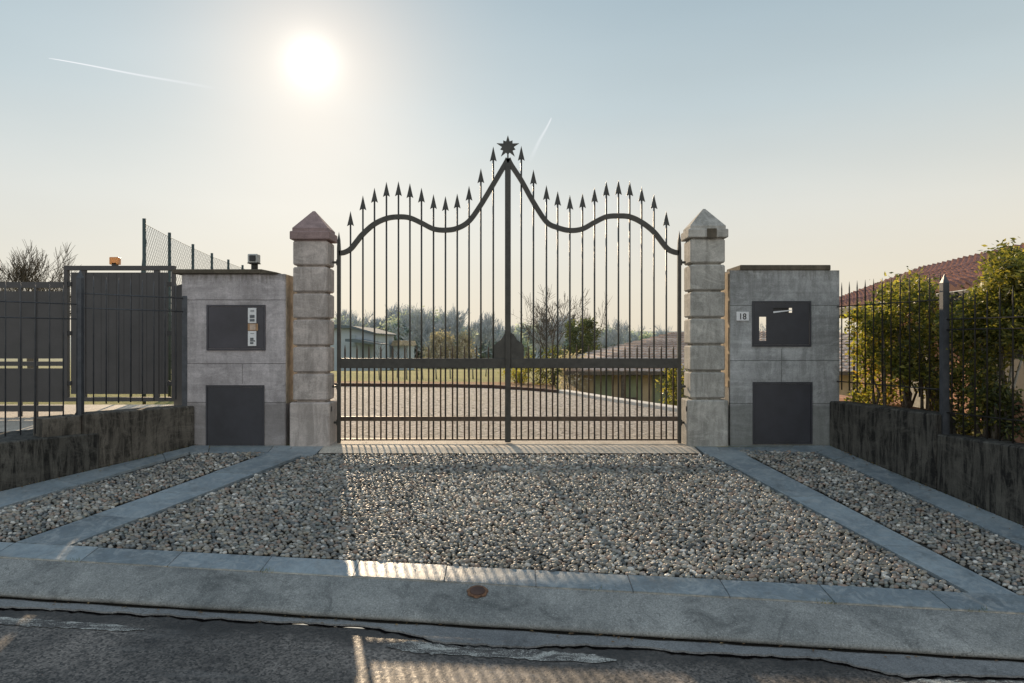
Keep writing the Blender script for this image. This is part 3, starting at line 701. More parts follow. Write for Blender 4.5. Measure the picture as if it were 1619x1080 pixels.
    for i, bx_ in enumerate(shorts):
        X = gx(bx_); under = (side < 0 and i >= 13) or (side > 0 and i < 1); zt = gz(575 if under else 545.5)
        m = MB(); m.tube([(X, GY, zb), (X, GY, zt-.05), (X, GY, zt)], [.0095, .0095, .002], 6); m.build('short_bar', M['iron_rust'], L)
    # lock plate (half dome beside the centre stile)
    half = [(803, 524.5), (797.5, 528), (794.5, 533), (792, 537.5), (788, 540), (783.5, 543.5), (781, 547), (781, 567.5), (803, 567.5)]
    if side > 0: half = [(1607.2-a+2.2*(1 if a < 800 else 0), b) for a, b in half]
    m = MB(); m.prism([(gx(a), gz(b)) for a, b in half], GY-.016, GY+.016); m.build('lock_plate', M['iron'], L)
    if side < 0:
        m = MB(); m.bevbox(gx(798.4), gx(807.6), GY-.032, GY+.032, .02, gz(258), .005); cs = m.build('centre_stile', M['iron'], L)
        m = MB(); c = (803, 232.5); poly = []
        for k in range(20):
            an = PI/2+k*PI/10
            r = [18.6, 9.2, 12.6, 9.2][k % 4]
            poly.append((gx(c[0]+r*math.cos(an)), gz(c[1]-r*math.sin(an))))
        m.prism(poly, GY-.008, GY+.008); m.box(gx(801.8), gx(804.2), GY-.007, GY+.007, gz(262), gz(240)); s = m.build('star', M['iron']); s.parent = cs
    return L
gate_leaf(-1); gate_leaf(1)

# ------------------------------------------------------------------ low walls and fences
def wallseg(m, P0, d, t0, t1, z0, z1, th, side, off=0):
    n = Vector((d.y, -d.x))*side      # outward
    a = P0+d*t0+n*off; L = t1-t0
    R = Matrix(((d.x, n.x, 0, a.x), (d.y, n.y, 0, a.y), (0, 0, 1, 0), (0, 0, 0, 1)))
    m.bevbox(0, L, 0, th, z0, z1, .012, R)
sL = 1 if Vector((LWd.y, -LWd.x)).x < 0 else -1; sR = 1 if Vector((RWd.y, -RWd.x)).x > 0 else -1
LL = (LWe-LW0).length; RL = (RWe-RW0).length; jl = 1.794*.61; jr = 2.263*.631
lw = empty('low_wall', (LW0.x, LW0.y, -.2), 'stained low retaining wall left of the driveway', 'wall')
m = MB(); wallseg(m, LW0, LWd, 0, jl, -.6, .425, .24, sL); m.build('wall_section', M['lowwall'], lw)
m = MB(); wallseg(m, LW0, LWd, jl+.002, jl+.34, -.6, .41, .22, sL, .06); m.build('stub_pier', M['lowwall'], lw)
m = MB(); wallseg(m, LW0, LWd, jl-.12, LL, -.9, .235, .85, sL, -.012); m.build('wall_section', M['lowwall_dark'], lw)
rw = empty('low_wall', (RW0.x, RW0.y, -.2), 'blackened low retaining wall right of the driveway', 'wall')
m = MB(); wallseg(m, RW0, RWd, 0, jr, -.6, .475, .22, sR); m.build('wall_section', M['lowwall_dark'], rw)
m = MB(); wallseg(m, RW0, RWd, jr+.002, RL, -1.1, .30, .22, sR, .003); m.build('wall_section', M['lowwall_dark'], rw)

def railing(P0, d, L, ztip, zrails, zbot, sp, side, label, posts=(), off=.11):
    fm = M['fence'] if d.x < 0 else M['fence_dark']
    n = Vector((d.y, -d.x))*side; A = P0+n*off
    f = empty('railing', (A.x, A.y, zbot), label, 'fence', None)
    pt = lambda t: A+d*t
    for z in zrails:
        m = MB(); a, b = pt(0), pt(L); m.tube([(a.x, a.y, z), (b.x, b.y, z)], .0065, 6); m.build('rail', fm, f)
    t = sp*(.25 if d.x < 0 else .7)
    while t < L-.03:
        p = pt(t); m = MB(); m.tube([(p.x, p.y, zbot), (p.x, p.y, ztip-.07), (p.x, p.y, ztip)], [.0065, .0065, .001], 6); m.build('bar', fm, f); t += sp
    for (t, zt, zb, w) in posts:
        p = pt(t); m = MB(); m.box(p.x-w/2, p.x+w/2, p.y-w/2, p.y+w/2, zb, zt-.08)
        m.add([(p.x-w/2, p.y-w/2, zt-.08), (p.x+w/2, p.y-w/2, zt-.08), (p.x+w/2, p.y+w/2, zt-.08), (p.x-w/2, p.y+w/2, zt-.08), (p.x, p.y, zt)], [(0,1,4), (1,2,4), (2,3,4), (3,0,4)])
        m.build('post', M['fence'], f)
    return f
railing(LW0, LWd, jl, 1.74, (1.565, 1.425), .50, .118, sL, 'dark railing on the higher wall beside the left meter wall', posts=((.04, 1.66, .42, .055), (jl, 1.79, .24, .05)))
railing(LW0+LWd*jl, LWd, LL-jl, 1.64, (1.46, 1.32), .27, .118, sL, 'dark railing on the lower wall at the left edge', posts=())
railing(RW0, RWd, jr, 1.73, (1.475, .685), .60, .118, sR, 'spiked railing between right meter wall and tall post', posts=((-.02, 1.62, .40, .05), (jr, 1.70, .28, .056)), off=.09)
railing(RW0+RWd*jr, RWd, RL-jr, 1.55, (1.30, 1.21, .49), .31, .118, sR, 'spiked railing on the lower wall at the right edge', posts=(), off=.09)

# ------------------------------------------------------------------ grey sheet gate at the left
SY = 9.0; sx = lambda p: PX(p, SY); sz = lambda p: PZ(p, SY)
sgm = empty('metal_gate', (sx(190), SY, .3), 'tall grey sheet metal gate behind the left railing', 'gate')
m = MB()
m.box(sx(103), sx(277), SY-.03, SY+.03, sz(427.5), sz(420.5)); m.box(sx(103), sx(277), SY-.03, SY+.03, sz(634.5), sz(628))
m.box(sx(103), sx(108.5), SY-.028, SY+.028, sz(628), sz(427.5)); m.box(sx(272.5), sx(277), SY-.028, SY+.028, sz(628), sz(427.5)); m.build('frame', M['gatepanel'], sgm)
m = MB()
xx = 113.
while xx < 266: m.box(sx(xx), sx(min(xx+11.6, 266)), SY-.012, SY+.006, sz(623), sz(431)); m.box(sx(xx+11.6)-.001, sx(xx+12.1), SY-.006, SY+.004, sz(623), sz(431)) if xx < 255 else None; xx += 12
m.build('sheet_panel', M['gatepanel'], sgm)
for a in (132.5, 248): m = MB(); m.box(sx(a-4), sx(a+4), SY-.02, SY+.02, sz(628.2), sz(427.3)); m.build('upright', M['gatepanel'], sgm)
for a in (110.5, 269):
    for b in (449.5, 527, 606): m = MB(); m.box(sx(a-4), sx(a+4), SY-.022, SY+.022, sz(b+3.5), sz(b-3.5)); m.build('bracket', M['black'], sgm)
m = MB(); a, b = Vector((-3.55, 8.30)), Vector((sx(276), SY)); dq = (b-a).normalized(); nq = Vector((dq.y, -dq.x))
m.box(0, (b-a).length-.01, -.012, .012, .12, 1.78, Matrix(((dq.x, nq.x, 0, a.x), (dq.y, nq.y, 0, a.y), (0, 0, 1, 0), (0, 0, 0, 1)))); m.build('return_panel', M['gatepanel'], sgm)
fp = empty('metal_fence', (sx(0), SY, .3), 'lower grey sheet fence left of the tall gate', 'fence')
m = MB(); m.box(-9, sx(102.5), SY-.03, SY+.03, sz(455.5), sz(446)); m.build('rail', M['gatepanel'], fp); m = MB(); m.box(-9, sx(102.5), SY-.025, SY+.025, sz(578.5), sz(571.5)); m.build('rail', M['gatepanel'], fp)
for (a, b) in ((567, 460.5), (635.5, 582.3)):
    m = MB(); m.box(-9, sx(99), SY-.012, SY+.012, sz(a), sz(b)); m.build('sheet_panel', M['gatepanel'], fp)
m = MB(); m.box(-9, sx(99), SY-.025, SY+.025, sz(650.5), sz(641)); m.build('rail', M['gatepanel'], fp)
for a in (-130, 32, 57):
    m = MB(); m.box(sx(a-2.2), sx(a+2.2), SY-.02, SY+.02, .15, sz(446)); m.build('post', M['gatepanel'], fp)
bc = empty('warning_beacon', (sx(182), SY, sz(420.5)), 'small orange beacon on top of the grey sheet gate', 'lamp')
m = MB(); m.bevbox(sx(174.5), sx(189.5), SY-.03, SY+.03, sz(418.5), sz(406.8), .006); m.build('lens', M['beacon'], bc)
m = MB(); m.box(sx(178.5), sx(185.5), SY-.03, SY+.03, sz(420.5), sz(416)); m.build('base', M['black'], bc)

# ------------------------------------------------------------------ chain-link fence
cf = empty('chain_link_fence', (-5.77, 11.6, .3), 'tall chain link fence receding behind the grey gate', 'fence')
cpts = [(228, 348), (268, 370), (305, 388), (335, 402), (361, 412)]; cps = []
for a, b in cpts:
    Y = F*1.9/(CY-b); cps.append(Vector((PX(a, Y), Y)))
d = (cps[-1]-cps[-2]); 
for k in range(3): cps.append(cps[-1]+d)
for p in cps:
    m = MB(); m.tube([(p.x, p.y, 0), (p.x, p.y, 3.03)], .028, 8); m.build('post', M['greypost'], cf)
m = MB(); p = cps[0]; q = p+(cps[1]-p)*.35; m.tube([(q.x-.25, q.y-.25, .2), (p.x+.02, p.y, 2.7)], .02, 6); m.build('brace', M['greypost'], cf)
m = MB()
for a, b in zip(cps[:-1], cps[1:]):
    L = (b-a).length; H = 2.55; z0 = .4; dd = (b-a)/L; sp = .10; r = .0026
    def P3(u, z): q = a+dd*u; return (q.x, q.y, z)
    for z in (z0+H, z0+H*.5): m.tube([P3(0, z), P3(L, z-.0)], .004, 4, cap=False)
    k = -H
    while k < L:
        for s in (1, -1):
            u0, u1 = (k, k+H) if s > 0 else (k+H, k)
            # clip
            za, zb_ = z0, z0+H
            def clip(u0, z0_, u1, z1_):
                if u0 == u1: return None
                t0, t1 = 0, 1
                for lim, sg_ in ((0, 1), (L, -1)):
                    f0, f1 = (u0-lim)*sg_, (u1-lim)*sg_
                    if f0 < 0 and f1 < 0: return None
                    if f0 < 0: t0 = max(t0, f0/(f0-f1))
                    if f1 < 0: t1 = min(t1, f0/(f0-f1))
                if t0 >= t1: return None
                return (u0+(u1-u0)*t0, z0_+(z1_-z0_)*t0, u0+(u1-u0)*t1, z0_+(z1_-z0_)*t1)
            c = clip(u0, za, u1, zb_)
            if c: m.tube([P3(c[0], c[1]), P3(c[2], c[3])], r, 3, cap=False)
        k += sp*1.15
m.build('wire_mesh', M['wire'], cf)

# ------------------------------------------------------------------ buildings
def tile_roof(m, A, B, C, D_, rows, cols, lift=.035):
    """roof plane A(eave start) B(eave end) C(ridge end) D(ridge start): overlapping rounded tile courses"""
    nrm = (B-A).cross(D_-A).normalized()
    if nrm.z < 0: nrm = -nrm
    for r in range(rows):
        t0, t1 = r/rows, min(1, (r+1.12)/rows)
        for c in range(cols):
            s0, s1 = c/cols, (c+1)/cols; j = random.uniform(-.006, .006)
            q = lambda s, t: A.lerp(B, s).lerp(D_.lerp(C, s), t)
            p0, p1, p2, p3 = q(s0, t0), q(s1, t0), q(s1, t1), q(s0, t1); pm0 = q((s0+s1)/2, t0); pm1 = q((s0+s1)/2, t1)
            l = nrm*(lift+j); h = nrm*(lift*1.6+j); sml = nrm*.004
            m.add([p0+l*.6, pm0+h, p1+l*.6, p2+sml, pm1+l*.5, p3+sml, p0, p1], [(0,1,4,5), (1,2,3,4), (6,7,2,1,0)])
# low outbuilding seen through the gate
gb = empty('outbuilding', (3.0, 19, -.9), 'low outbuilding with tiled hip roof and green doors beyond the yard', 'building')
ex0, ex1, ey, ez = 1.25, 8.6, 17.2, .42
m = MB(); m.box(ex0+.35, ex1-.3, ey+.45, ey+7, -1.2, ez-.06); m.build('wall', M['plaster'], gb)
m = MB(); A, B = Vector((ex0, ey, ez)), Vector((ex1, ey, ez-.12)); C_, D_ = Vector((ex1, ey+3.6, 1.42)), Vector((ex0+3.4, ey+3.6, 1.36))
tile_roof(m, A, B, C_, D_, 16, 34)
A2, D2 = Vector((ex0, ey+7.4, ez)), D_; tile_roof(m, A2, A, D_, D_+Vector((0, .01, 0)), 16, 26)
m.add([A2, Vector((ex1, ey+7.4, ez)), C_, D_], [(0,1,2,3)]); m.build('roof', M['tile_pale'], gb)
m = MB(); m.box(ex0-.02, ex1, ey-.06, ey+.03, ez-.09, ez-.005); m.build('gutter', M['bark'], gb)
for k, xk in enumerate([1.95, 2.65, 3.35, 4.05, 4.75, 5.5, 6.2]):
    m = MB(); m.bevbox(xk, xk+.42, ey+.40, ey+.47, -1.15, ez-.12, .008); m.build('door', M['greendoor'], gb)
for k in range(4):
    m = MB(); xk = 2.55+k*1.4; m.box(xk, xk+.09, ey+.02, ey+.11, -1.15, ez-.09); m.build('post', M['bark'], gb)
m = MB(); m.box(1.66, 2.95, ey+.30, ey+.36, -.3, -.22) ; m.build('beam', M['bark'], gb)
# house at the right
hb = empty('house', (7.5, 11, -.8), 'low terracotta house with brown tiled roof at the right edge', 'house')
e0, e1 = Vector((4.30, 6.0, 1.62)), Vector((5.25, 13.2, 1.62)); r0, r1 = Vector((7.6, 8.0, 2.63)), Vector((8.6, 15.5, 2.63))
m = MB(); tile_roof(m, e1, e0, r0+Vector((0, -1.6, 0)), r1, 22, 44, .05); m.build('roof', M['tile'], hb)
m = MB(); 
dd = (e1-e0).normalized(); nn = Vector((dd.y, -dd.x, 0))
def hw(a0, a1, z0, z1, o0, o1, mat, name, smo=0):
    m = MB(); A = e0+dd*a0; R = Matrix(((dd.x, nn.x, 0, A.x), (dd.y, nn.y, 0, A.y), (0, 0, 1, 0), (0, 0, 0, 1))); m.box(0, a1-a0, o0, o1, z0, z1, R); return m.build(name, mat, hb)
HL = (e1-e0).length
hw(.3, HL-1.2, -1, 1.55, .55, 4.0, M['terracotta'], 'wall')
hw(-.05, HL+.05, 1.50, 1.60, -.10, .02, M['shutter'], 'gutter'); hw(0, HL, 1.52, 1.56, .02, .6, M['bark'], 'soffit')
hw(.9, 2.0, .2, 1.25, .50, .56, M['shutter'], 'shutter'); hw(3.4, 4.1, .1, 1.2, .50, .56, M['bark_grey'], 'shutter')
# low orange garden wall bits behind the right railing
m = MB(); m.bevbox(3.95, 4.12, 6.95, 9.6, -.8, .44, .01); tag(m.build('garden_wall', M['terracotta']), 'low orange garden wall behind the right railing', 'wall')
m = MB(); m.bevbox(4.12, 4.27, 5.4, 6.1, -.8, .62, .01); tag(m.build('garden_wall', M['terracotta']), 'orange pier at the right edge behind the railing', 'wall')
# small neighbour roof glimpsed between meter wall and house
nb = empty('house', (8.5, 20, -1), 'distant white house with red tiles glimpsed beside the meter wall', 'house')
m = MB(); m.box(8.5, 13, 20, 24, -1, .95); m.build('wall', M['kerbwhite'], nb)
m = MB(); tile_roof(m, Vector((8.2, 19.6, .8)), Vector((13.3, 19.6, .8)), Vector((13.3, 22, 1.35)), Vector((8.2, 22, 1.35)), 8, 18); m.build('roof', M['tile_pale'], nb)
# barn
bn = empty('barn', (-12, 55, -1.1), 'hazy grey barn with gabled roof left beyond the lawn', 'barn')
Yb2 = 55; qx = lambda p: PX(p, Yb2); qz = lambda p: PZ(p, Yb2)
m = MB(); m.prism([(qx(500), -1.3), (qx(592), -1.3), (qx(592), qz(528)), (qx(556), qz(519)), (qx(500), qz(519))], Yb2, Yb2+9); m.build('wall', M['barn'], bn)
m = MB(); m.prism([(qx(496), qz(519)), (qx(557), qz(519)), (qx(598), qz(528.5)), (qx(598), qz(527)), (qx(558), qz(515.5)), (qx(496), qz(511))], Yb2-.5, Yb2+9.4); m.build('roof', M['barnroof'], bn)
for (a, b, c, d) in ((556, 563, 548, 530), (570, 586, 575, 545)): m = MB(); m.box(qx(a), qx(b), Yb2-.06, Yb2+.02, qz(c), qz(d)); m.build('opening', M['barndark'], bn)
m = MB(); m.prism([(qx(560), qz(540)), (qx(615), qz(545)), (qx(615), qz(543.5)), (qx(575), qz(536)), (qx(560), qz(536))], Yb2-3, Yb2-.1); m.build('lean_to_roof', M['barnroof'], bn)
ob = empty('farmhouse', (-9.5, 62, -1.3), 'small distant building with orange roof before the treeline', 'house'); Yo = 62
m = MB(); m.box(PX(622, Yo), PX(645, Yo), Yo, Yo+4, -1.5, PZ(546, Yo)); m.build('wall', M['barn'], ob)
m = MB(); m.prism([(PX(619, Yo), PZ(546.5, Yo)), (PX(648, Yo), PZ(546.5, Yo)), (PX(645, Yo), PZ(539, Yo)), (PX(623, Yo), PZ(538.5, Yo))], Yo-.5, Yo+4.5); m.build('roof', M['leaf_rust'], ob)

# ------------------------------------------------------------------ vegetation
def branches(seed, h, trunk_r, depth=5, spread=.55, twig=.006, kids=3, lean=0, up=.25, seg=3, tfrac=.35):
    R = random.Random(seed); tr, cr = MB(), MB(); tips = []
    def grow(p, d, L, r, k):
        pts = [p.copy()]; rs = [r]; q = p.copy(); dd_ = d.copy()
        for i in range(seg):
            dd_ = (dd_+Vector((R.gauss(0, .13), R.gauss(0, .13), R.gauss(0, .08)))+Vector((0, 0, up*.15))).normalized(); q = q+dd_*(L/seg); pts.append(q.copy()); rs.append(max(twig*.6, r*(1-.4*(i+1)/seg)))
        (tr if k == 0 else cr).tube(pts, rs, 6 if k < 2 else 3, True, False)
        if k >= depth: tips.append(q); return
        n = kids+(1 if R.random() < .5 else 0)
        for j in range(n):
            t = 1 if j == 0 else R.uniform(.35, 1); ii = min(int(t*seg), seg-1); base = pts[ii].lerp(pts[ii+1], t*seg-ii)
            ax = Vector((R.gauss(0, 1), R.gauss(0, 1), R.gauss(0, .5))).normalized()
            nd = (dd_*(1 if j == 0 else .75)+ax*spread*(.5 if j == 0 else 1)+Vector((0, 0, up))).normalized()
            grow(base, nd, L*R.uniform(.6, .85)*(1 if k else 1.1), max(twig, rs[ii]*R.uniform(.5, .68)), k+1)
    grow(Vector((0, 0, 0)), Vector((lean, 0, 1)).normalized(), h*tfrac, trunk_r, 0)
    return tr, cr, tips
def shift(m, loc, s=1):
    m.v = [(v[0]*s+loc[0], v[1]*s+loc[1], v[2]*s+loc[2]) for v in m.v]; return m
def leafcloud(m, centres, per, rad, size, R, flat=1.):
    for c in centres:
        for _ in range(per):
            v = Vector((R.gauss(0, 1), R.gauss(0, 1), R.gauss(0, 1)*flat))*rad*.55; p = Vector(c)+v
            u = Vector((R.gauss(0, 1), R.gauss(0, 1), R.gauss(0, .7))).normalized(); w = u.cross(Vector((R.gauss(0, 1), R.gauss(0, 1), R.gauss(0, 1)))).normalized()
            s = size*R.uniform(.6, 1.3); nn_ = u.cross(w)*s*.15
            m.add([p-u*s, p+w*s*.42+nn_, p+u*s, p-w*s*.42+nn_], [(0,1,2), (0,2,3)])
def fast_build(m, name, mat, parent=None):
    me = bpy.data.meshes.new(name); me.from_pydata(m.v, [], m.f); me.update(); me.polygons.foreach_set('use_smooth', m.sm); me.materials.append(mat)
    o = bpy.data.objects.new(name, me); COL.objects.link(o)
    if parent is not None: o.parent = parent
    return o

# bare tree at far left, and its neighbour
def bare_tree(seed, loc, h, r, label, group=None, mat='bark', **kw):
    o = empty('bare_tree', loc, label, 'tree', group); tr, cr, tips = branches(seed, h, r, **kw)
    fast_build(tr, 'trunk', M[mat], o); fast_build(cr, 'crown', M[mat], o); return o
def fit(o, h):   # scale the tree so its top stands at height h
    top = max(v.co.z for c in o.children for v in c.data.vertices); s = h/top; o.scale = (s, s, s); return o
fit(bare_tree(11, (PX(50, 38), 38, -.4), 7, .16, 'bare tree with bushy crown above the grey fence at left', depth=5, twig=.010, spread=.55, kids=4, up=.2, tfrac=.24), 6.8)
fit(bare_tree(12, (PX(-12, 42), 42, -.4), 7, .14, 'bare tree cut by the left edge of the picture', depth=5, twig=.011, spread=.55, kids=5, up=.22, tfrac=.24), 6.1)
# bare trees seen through the right leaf
fit(bare_tree(21, (PX(872, 26), 26, -.25), 4, .06, 'thin bare tree with wide dark branches behind the right leaf', depth=5, twig=.008, spread=.75, kids=3, up=.15, tfrac=.3), PZ(448, 26)+.25)
fit(bare_tree(22, (PX(830, 28), 28, -.27), 4, .05, 'small bare tree just right of the centre stile', depth=5, twig=.008, spread=.7, kids=2, up=.25, tfrac=.4), PZ(456, 28)+.27)
fit(bare_tree(23, (PX(925, 25), 25, -.25), 4, .05, 'bare sapling rising above the dark green conifer', depth=5, twig=.008, spread=.55, kids=2, up=.35, tfrac=.4), PZ(462, 25)+.25)
# dark conifer
R = random.Random(5)
cn = empty('evergreen_tree', (PX(918, 24), 24, -.25), 'dark green bushy evergreen behind the right leaf', 'tree')
m = MB(); m.tube([(0, 0, 0), (0, 0, 1.6)], [.08, .03], 8); fast_build(m, 'trunk', M['bark'], cn)
m = MB(); cs = []
for _ in range(90):
    z = R.uniform(.25, 1.95); w = .72*(1-((z-.95)/1.25)**2)**.5 if abs(z-.95) < 1.25 else .1; a = R.uniform(0, 2*PI); r = w*R.uniform(.3, 1); cs.append((r*math.cos(a), r*math.sin(a), z))
leafcloud(m, cs, 70, .16, .05, R); fast_build(m, 'crown', M['leaf_conifer'], cn)
# garden shrubs along the bed
for i, (px, Y, h, w, mat, lab) in enumerate([(822, 19.5, .55, .35, 'leaf_yellow', 'yellowish shrub low behind the centre of the gate'), (850, 19, .7, .4, 'leaf', 'leafy green shrub behind the right leaf bars'), (876, 18.5, .95, .35, 'leaf_dark', 'dark green shrub beside the white kerb wall'), (905, 17.3, .9, .3, 'leaf_rust', 'brown leafed shrub against the outbuilding'), (1070, 13.2, .8, .2, 'leaf', 'yellow green shrub beside the right pillar behind the gate')]):
    o = empty('shrub', (PX(px, Y), Y, -.15 if i < 3 else -.7), lab, 'shrub'); m = MB(); st = MB()
    cs = [(R.gauss(0, w*.5), R.gauss(0, w*.5), R.uniform(.1, h)+(.55 if i > 2 else .1)) for _ in range(22)]
    for c in cs[:10]: st.tube([(0, 0, 0), (c[0]*.5, c[1]*.5, c[2]*.6), c], [.012, .008, .004], 4)
    leafcloud(m, cs, 45, .14, .035, R); fast_build(m, 'foliage', M[mat], o); fast_build(st, 'stems', M['bark'], o)
# saplings on the lawn
for k, px in enumerate([600, 628, 643, 660, 668, 690, 712, 741, 748, 768]):
    Y = 26+R.uniform(-2, 6); z = terrain(PX(px, Y), Y)
    if k == 0: sp0 = o = empty('sapling', (0, 0, 0), 'thin young tree standing on the sunlit lawn', 'tree', 'saplings on the lawn'); m = MB(); m.tube([(0, 0, 0), (.03, 0, .5), (0, .02, .95)], [.03, .022, .012], 6); fast_build(m, 'trunk', M['bark_grey'], o); m = MB(); [m.tube([(0, 0, .6+.08*j), (R.gauss(0, .15), R.gauss(0, .15), .95+.06*j)], [.008, .003], 3) for j in range(7)]; fast_build(m, 'twigs', M['bark'], o)
    else: o = copy_tree(sp0)
    o.location = (PX(px, Y), Y, z); o.scale = (1, 1, R.uniform(.7, 1.05)); o.rotation_euler.z = R.uniform(0, 6)
# treeline
protos = []
for k in range(4):
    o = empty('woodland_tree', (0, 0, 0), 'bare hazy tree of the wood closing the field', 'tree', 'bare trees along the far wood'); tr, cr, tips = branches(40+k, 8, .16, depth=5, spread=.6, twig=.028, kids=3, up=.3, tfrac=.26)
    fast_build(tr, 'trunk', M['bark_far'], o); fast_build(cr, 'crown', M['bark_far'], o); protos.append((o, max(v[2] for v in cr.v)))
def topline(px):   # height of the wood against the sky, in photo rows
    tb = [(400, 492), (540, 496), (580, 496), (620, 490), (660, 487), (700, 489), (730, 503), (760, 512), (800, 512), (860, 506), (900, 510), (1000, 517), (1080, 522), (1300, 520)]
    if px <= tb[0][0]: return tb[0][1]
    for a, b in zip(tb[:-1], tb[1:]):
        if a[0] <= px <= b[0]: return a[1]+(b[1]-a[1])*(px-a[0])/(b[0]-a[0])
    return 520
used = set(); i = 0
for k in range(84):
    Y = R.uniform(84, 108); px = 200+k*13.5+R.uniform(-6, 6)
    o, top = protos[k % 4]
    if k % 4 in used: o = copy_tree(o)
    used.add(k % 4); H = (PZ(topline(px)+R.uniform(-16, 8), Y)+2.4); s = H/top
    o.location = (PX(px, Y), Y, -2.35); o.scale = (s, s, s); o.rotation_euler.z = R.uniform(0, 6)
# dense hazy undergrowth / evergreen trees in the wood
prd = []
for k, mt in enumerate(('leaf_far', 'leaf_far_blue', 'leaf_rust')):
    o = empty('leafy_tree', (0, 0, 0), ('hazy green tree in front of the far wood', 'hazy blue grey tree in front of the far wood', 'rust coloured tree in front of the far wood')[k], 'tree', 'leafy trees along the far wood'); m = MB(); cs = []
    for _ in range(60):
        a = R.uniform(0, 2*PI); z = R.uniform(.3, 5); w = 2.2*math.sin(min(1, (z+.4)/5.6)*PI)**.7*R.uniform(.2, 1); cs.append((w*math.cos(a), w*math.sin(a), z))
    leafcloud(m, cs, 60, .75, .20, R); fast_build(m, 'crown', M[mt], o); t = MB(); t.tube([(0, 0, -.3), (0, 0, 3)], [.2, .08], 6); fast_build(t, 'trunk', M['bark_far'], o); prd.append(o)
used = set()
rustpx = (690, 735)
spots = [(200+k*17+R.uniform(-5, 5), k % 2) for k in range(62)]+[(690, 2), (708, 2), (733, 2)]
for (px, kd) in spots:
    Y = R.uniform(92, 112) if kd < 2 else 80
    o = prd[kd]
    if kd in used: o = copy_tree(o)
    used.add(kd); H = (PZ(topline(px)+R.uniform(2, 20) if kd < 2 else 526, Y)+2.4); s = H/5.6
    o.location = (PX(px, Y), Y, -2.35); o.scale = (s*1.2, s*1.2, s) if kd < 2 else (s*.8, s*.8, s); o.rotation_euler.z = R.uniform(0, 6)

# right-hand climbing shrubs
def climb(name, label, path, mat, seedn, per, rad, size, stems, stemmat='bark_grey'):
    Rr = random.Random(seedn); loc = path[0]; o = empty(name, (loc[0], loc[1], .2), label, 'shrub'); m = MB(); st = MB()
    base = Vector((loc[0], loc[1], .2)); cs = [Vector(p)-base for p in path]
    for k in range(stems):
        c = Rr.choice(cs); b = Vector((c.x+abs(Rr.gauss(0, .08)), c.y+Rr.gauss(0, .06), 0)); mid = b.lerp(c, .5)+Vector((abs(Rr.gauss(0, .10)), abs(Rr.gauss(0, .10)), .06)); st.tube([b, mid, c], [.018, .012, .004], 5)
    leafcloud(m, cs, per, rad, size, Rr); fast_build(m, 'foliage', M[mat], o); fast_build(st, 'stems', M[stemmat], o); return o
R = random.Random(77)
def blob(poly, Y0, Y1, n, reject=None):
    out = []; P = [Vector(p) for p in poly]; xs_ = [p.x for p in P]; ys_ = [p.y for p in P]
    while len(out) < n:
        a, b = R.uniform(min(xs_), max(xs_)), R.uniform(min(ys_), max(ys_))
        if inpoly((a, b), P):
            u = (a-CX)/F; lo = 5.34/(u+.241)+.14; hi = max(lo+.15, min(3.508/(u-.132)-.08, lo+Y1)); Y = R.uniform(lo, hi); out.append((PX(a, Y), Y, PZ(b, Y)))
    return out
p1 = blob([(1366, 492), (1395, 470), (1420, 448), (1450, 444), (1474, 470), (1478, 620), (1420, 600), (1385, 560), (1362, 520)], 0, .9, 130)
climb('laurel_shrub', 'dark laurel shrub behind the spiked railing left of the tall post', p1, 'leaf', 1, 70, .11, .027, 26, 'bark')
p2 = blob([(1345, 500), (1375, 480), (1400, 560), (1430, 590), (1440, 640), (1345, 640), (1362, 600)], 0, .8, 60)
climb('yellow_shrub', 'sunlit yellow green shrub beside the right meter wall', p2, 'leaf_yellow', 2, 50, .11, .027, 14, 'bark')
p3 = blob([(1566, 402), (1603, 398), (1619, 412), (1660, 430), (1660, 560), (1600, 540), (1550, 530), (1500, 525), (1500, 498), (1540, 478), (1562, 440)], 0, .7, 190)
climb('ivy_tree', 'tall ivy covered tree trunk against the tiled roof', p3, 'leaf', 3, 75, .10, .025, 14, 'bark')
p4 = blob([(1488, 480), (1560, 510), (1585, 560), (1560, 675), (1490, 690)], 0, .5, 80)
climb('ivy_shrub', 'mixed ivy shrub right of the tall post above the white globe', p4, 'leaf', 4, 62, .11, .026, 14, 'bark')
p5 = blob([(1570, 600), (1619, 640), (1640, 690), (1560, 690)], 0, .4, 26)
climb('low_shrub', 'low glossy shrub above the wall at the right edge', p5, 'leaf_dark', 5, 60, .09, .024, 8, 'bark')
m = MB()
for k in range(7):
    a = 4.22+R.uniform(-.08, .14); b = 6.45+R.uniform(-.1, .3); m.tube([(a, b, .15), (a+R.gauss(0, .03), b, .6), (a+R.gauss(0, .06), b, 1.15)], [.017, .013, .007], 6)
tag(m.build('climbing_stems', M['bark_grey']), 'tangle of bare pale stems below the ivy tree', 'plant')
m = MB(); bm = bmesh.new(); bmesh.ops.create_uvsphere(bm, u_segments=28, v_segments=16, radius=.094); Yg = 6.85
gc = Vector((PX(1525, Yg), Yg, PZ(669.5, Yg)))
m.add([v.co+gc for v in bm.verts], [[v.index for v in f.verts] for f in bm.faces], True); bm.free()
gl_ = empty('garden_globe', (gc.x, gc.y, gc.z), 'round white garden globe behind the right railing', 'garden lamp'); m.build('globe', M['globe'], gl_)
m = MB(); m.tube([(gc.x, gc.y, -.6), (gc.x, gc.y, gc.z-.085)], .02, 8); m.build('stand', M['shutter'], gl_)

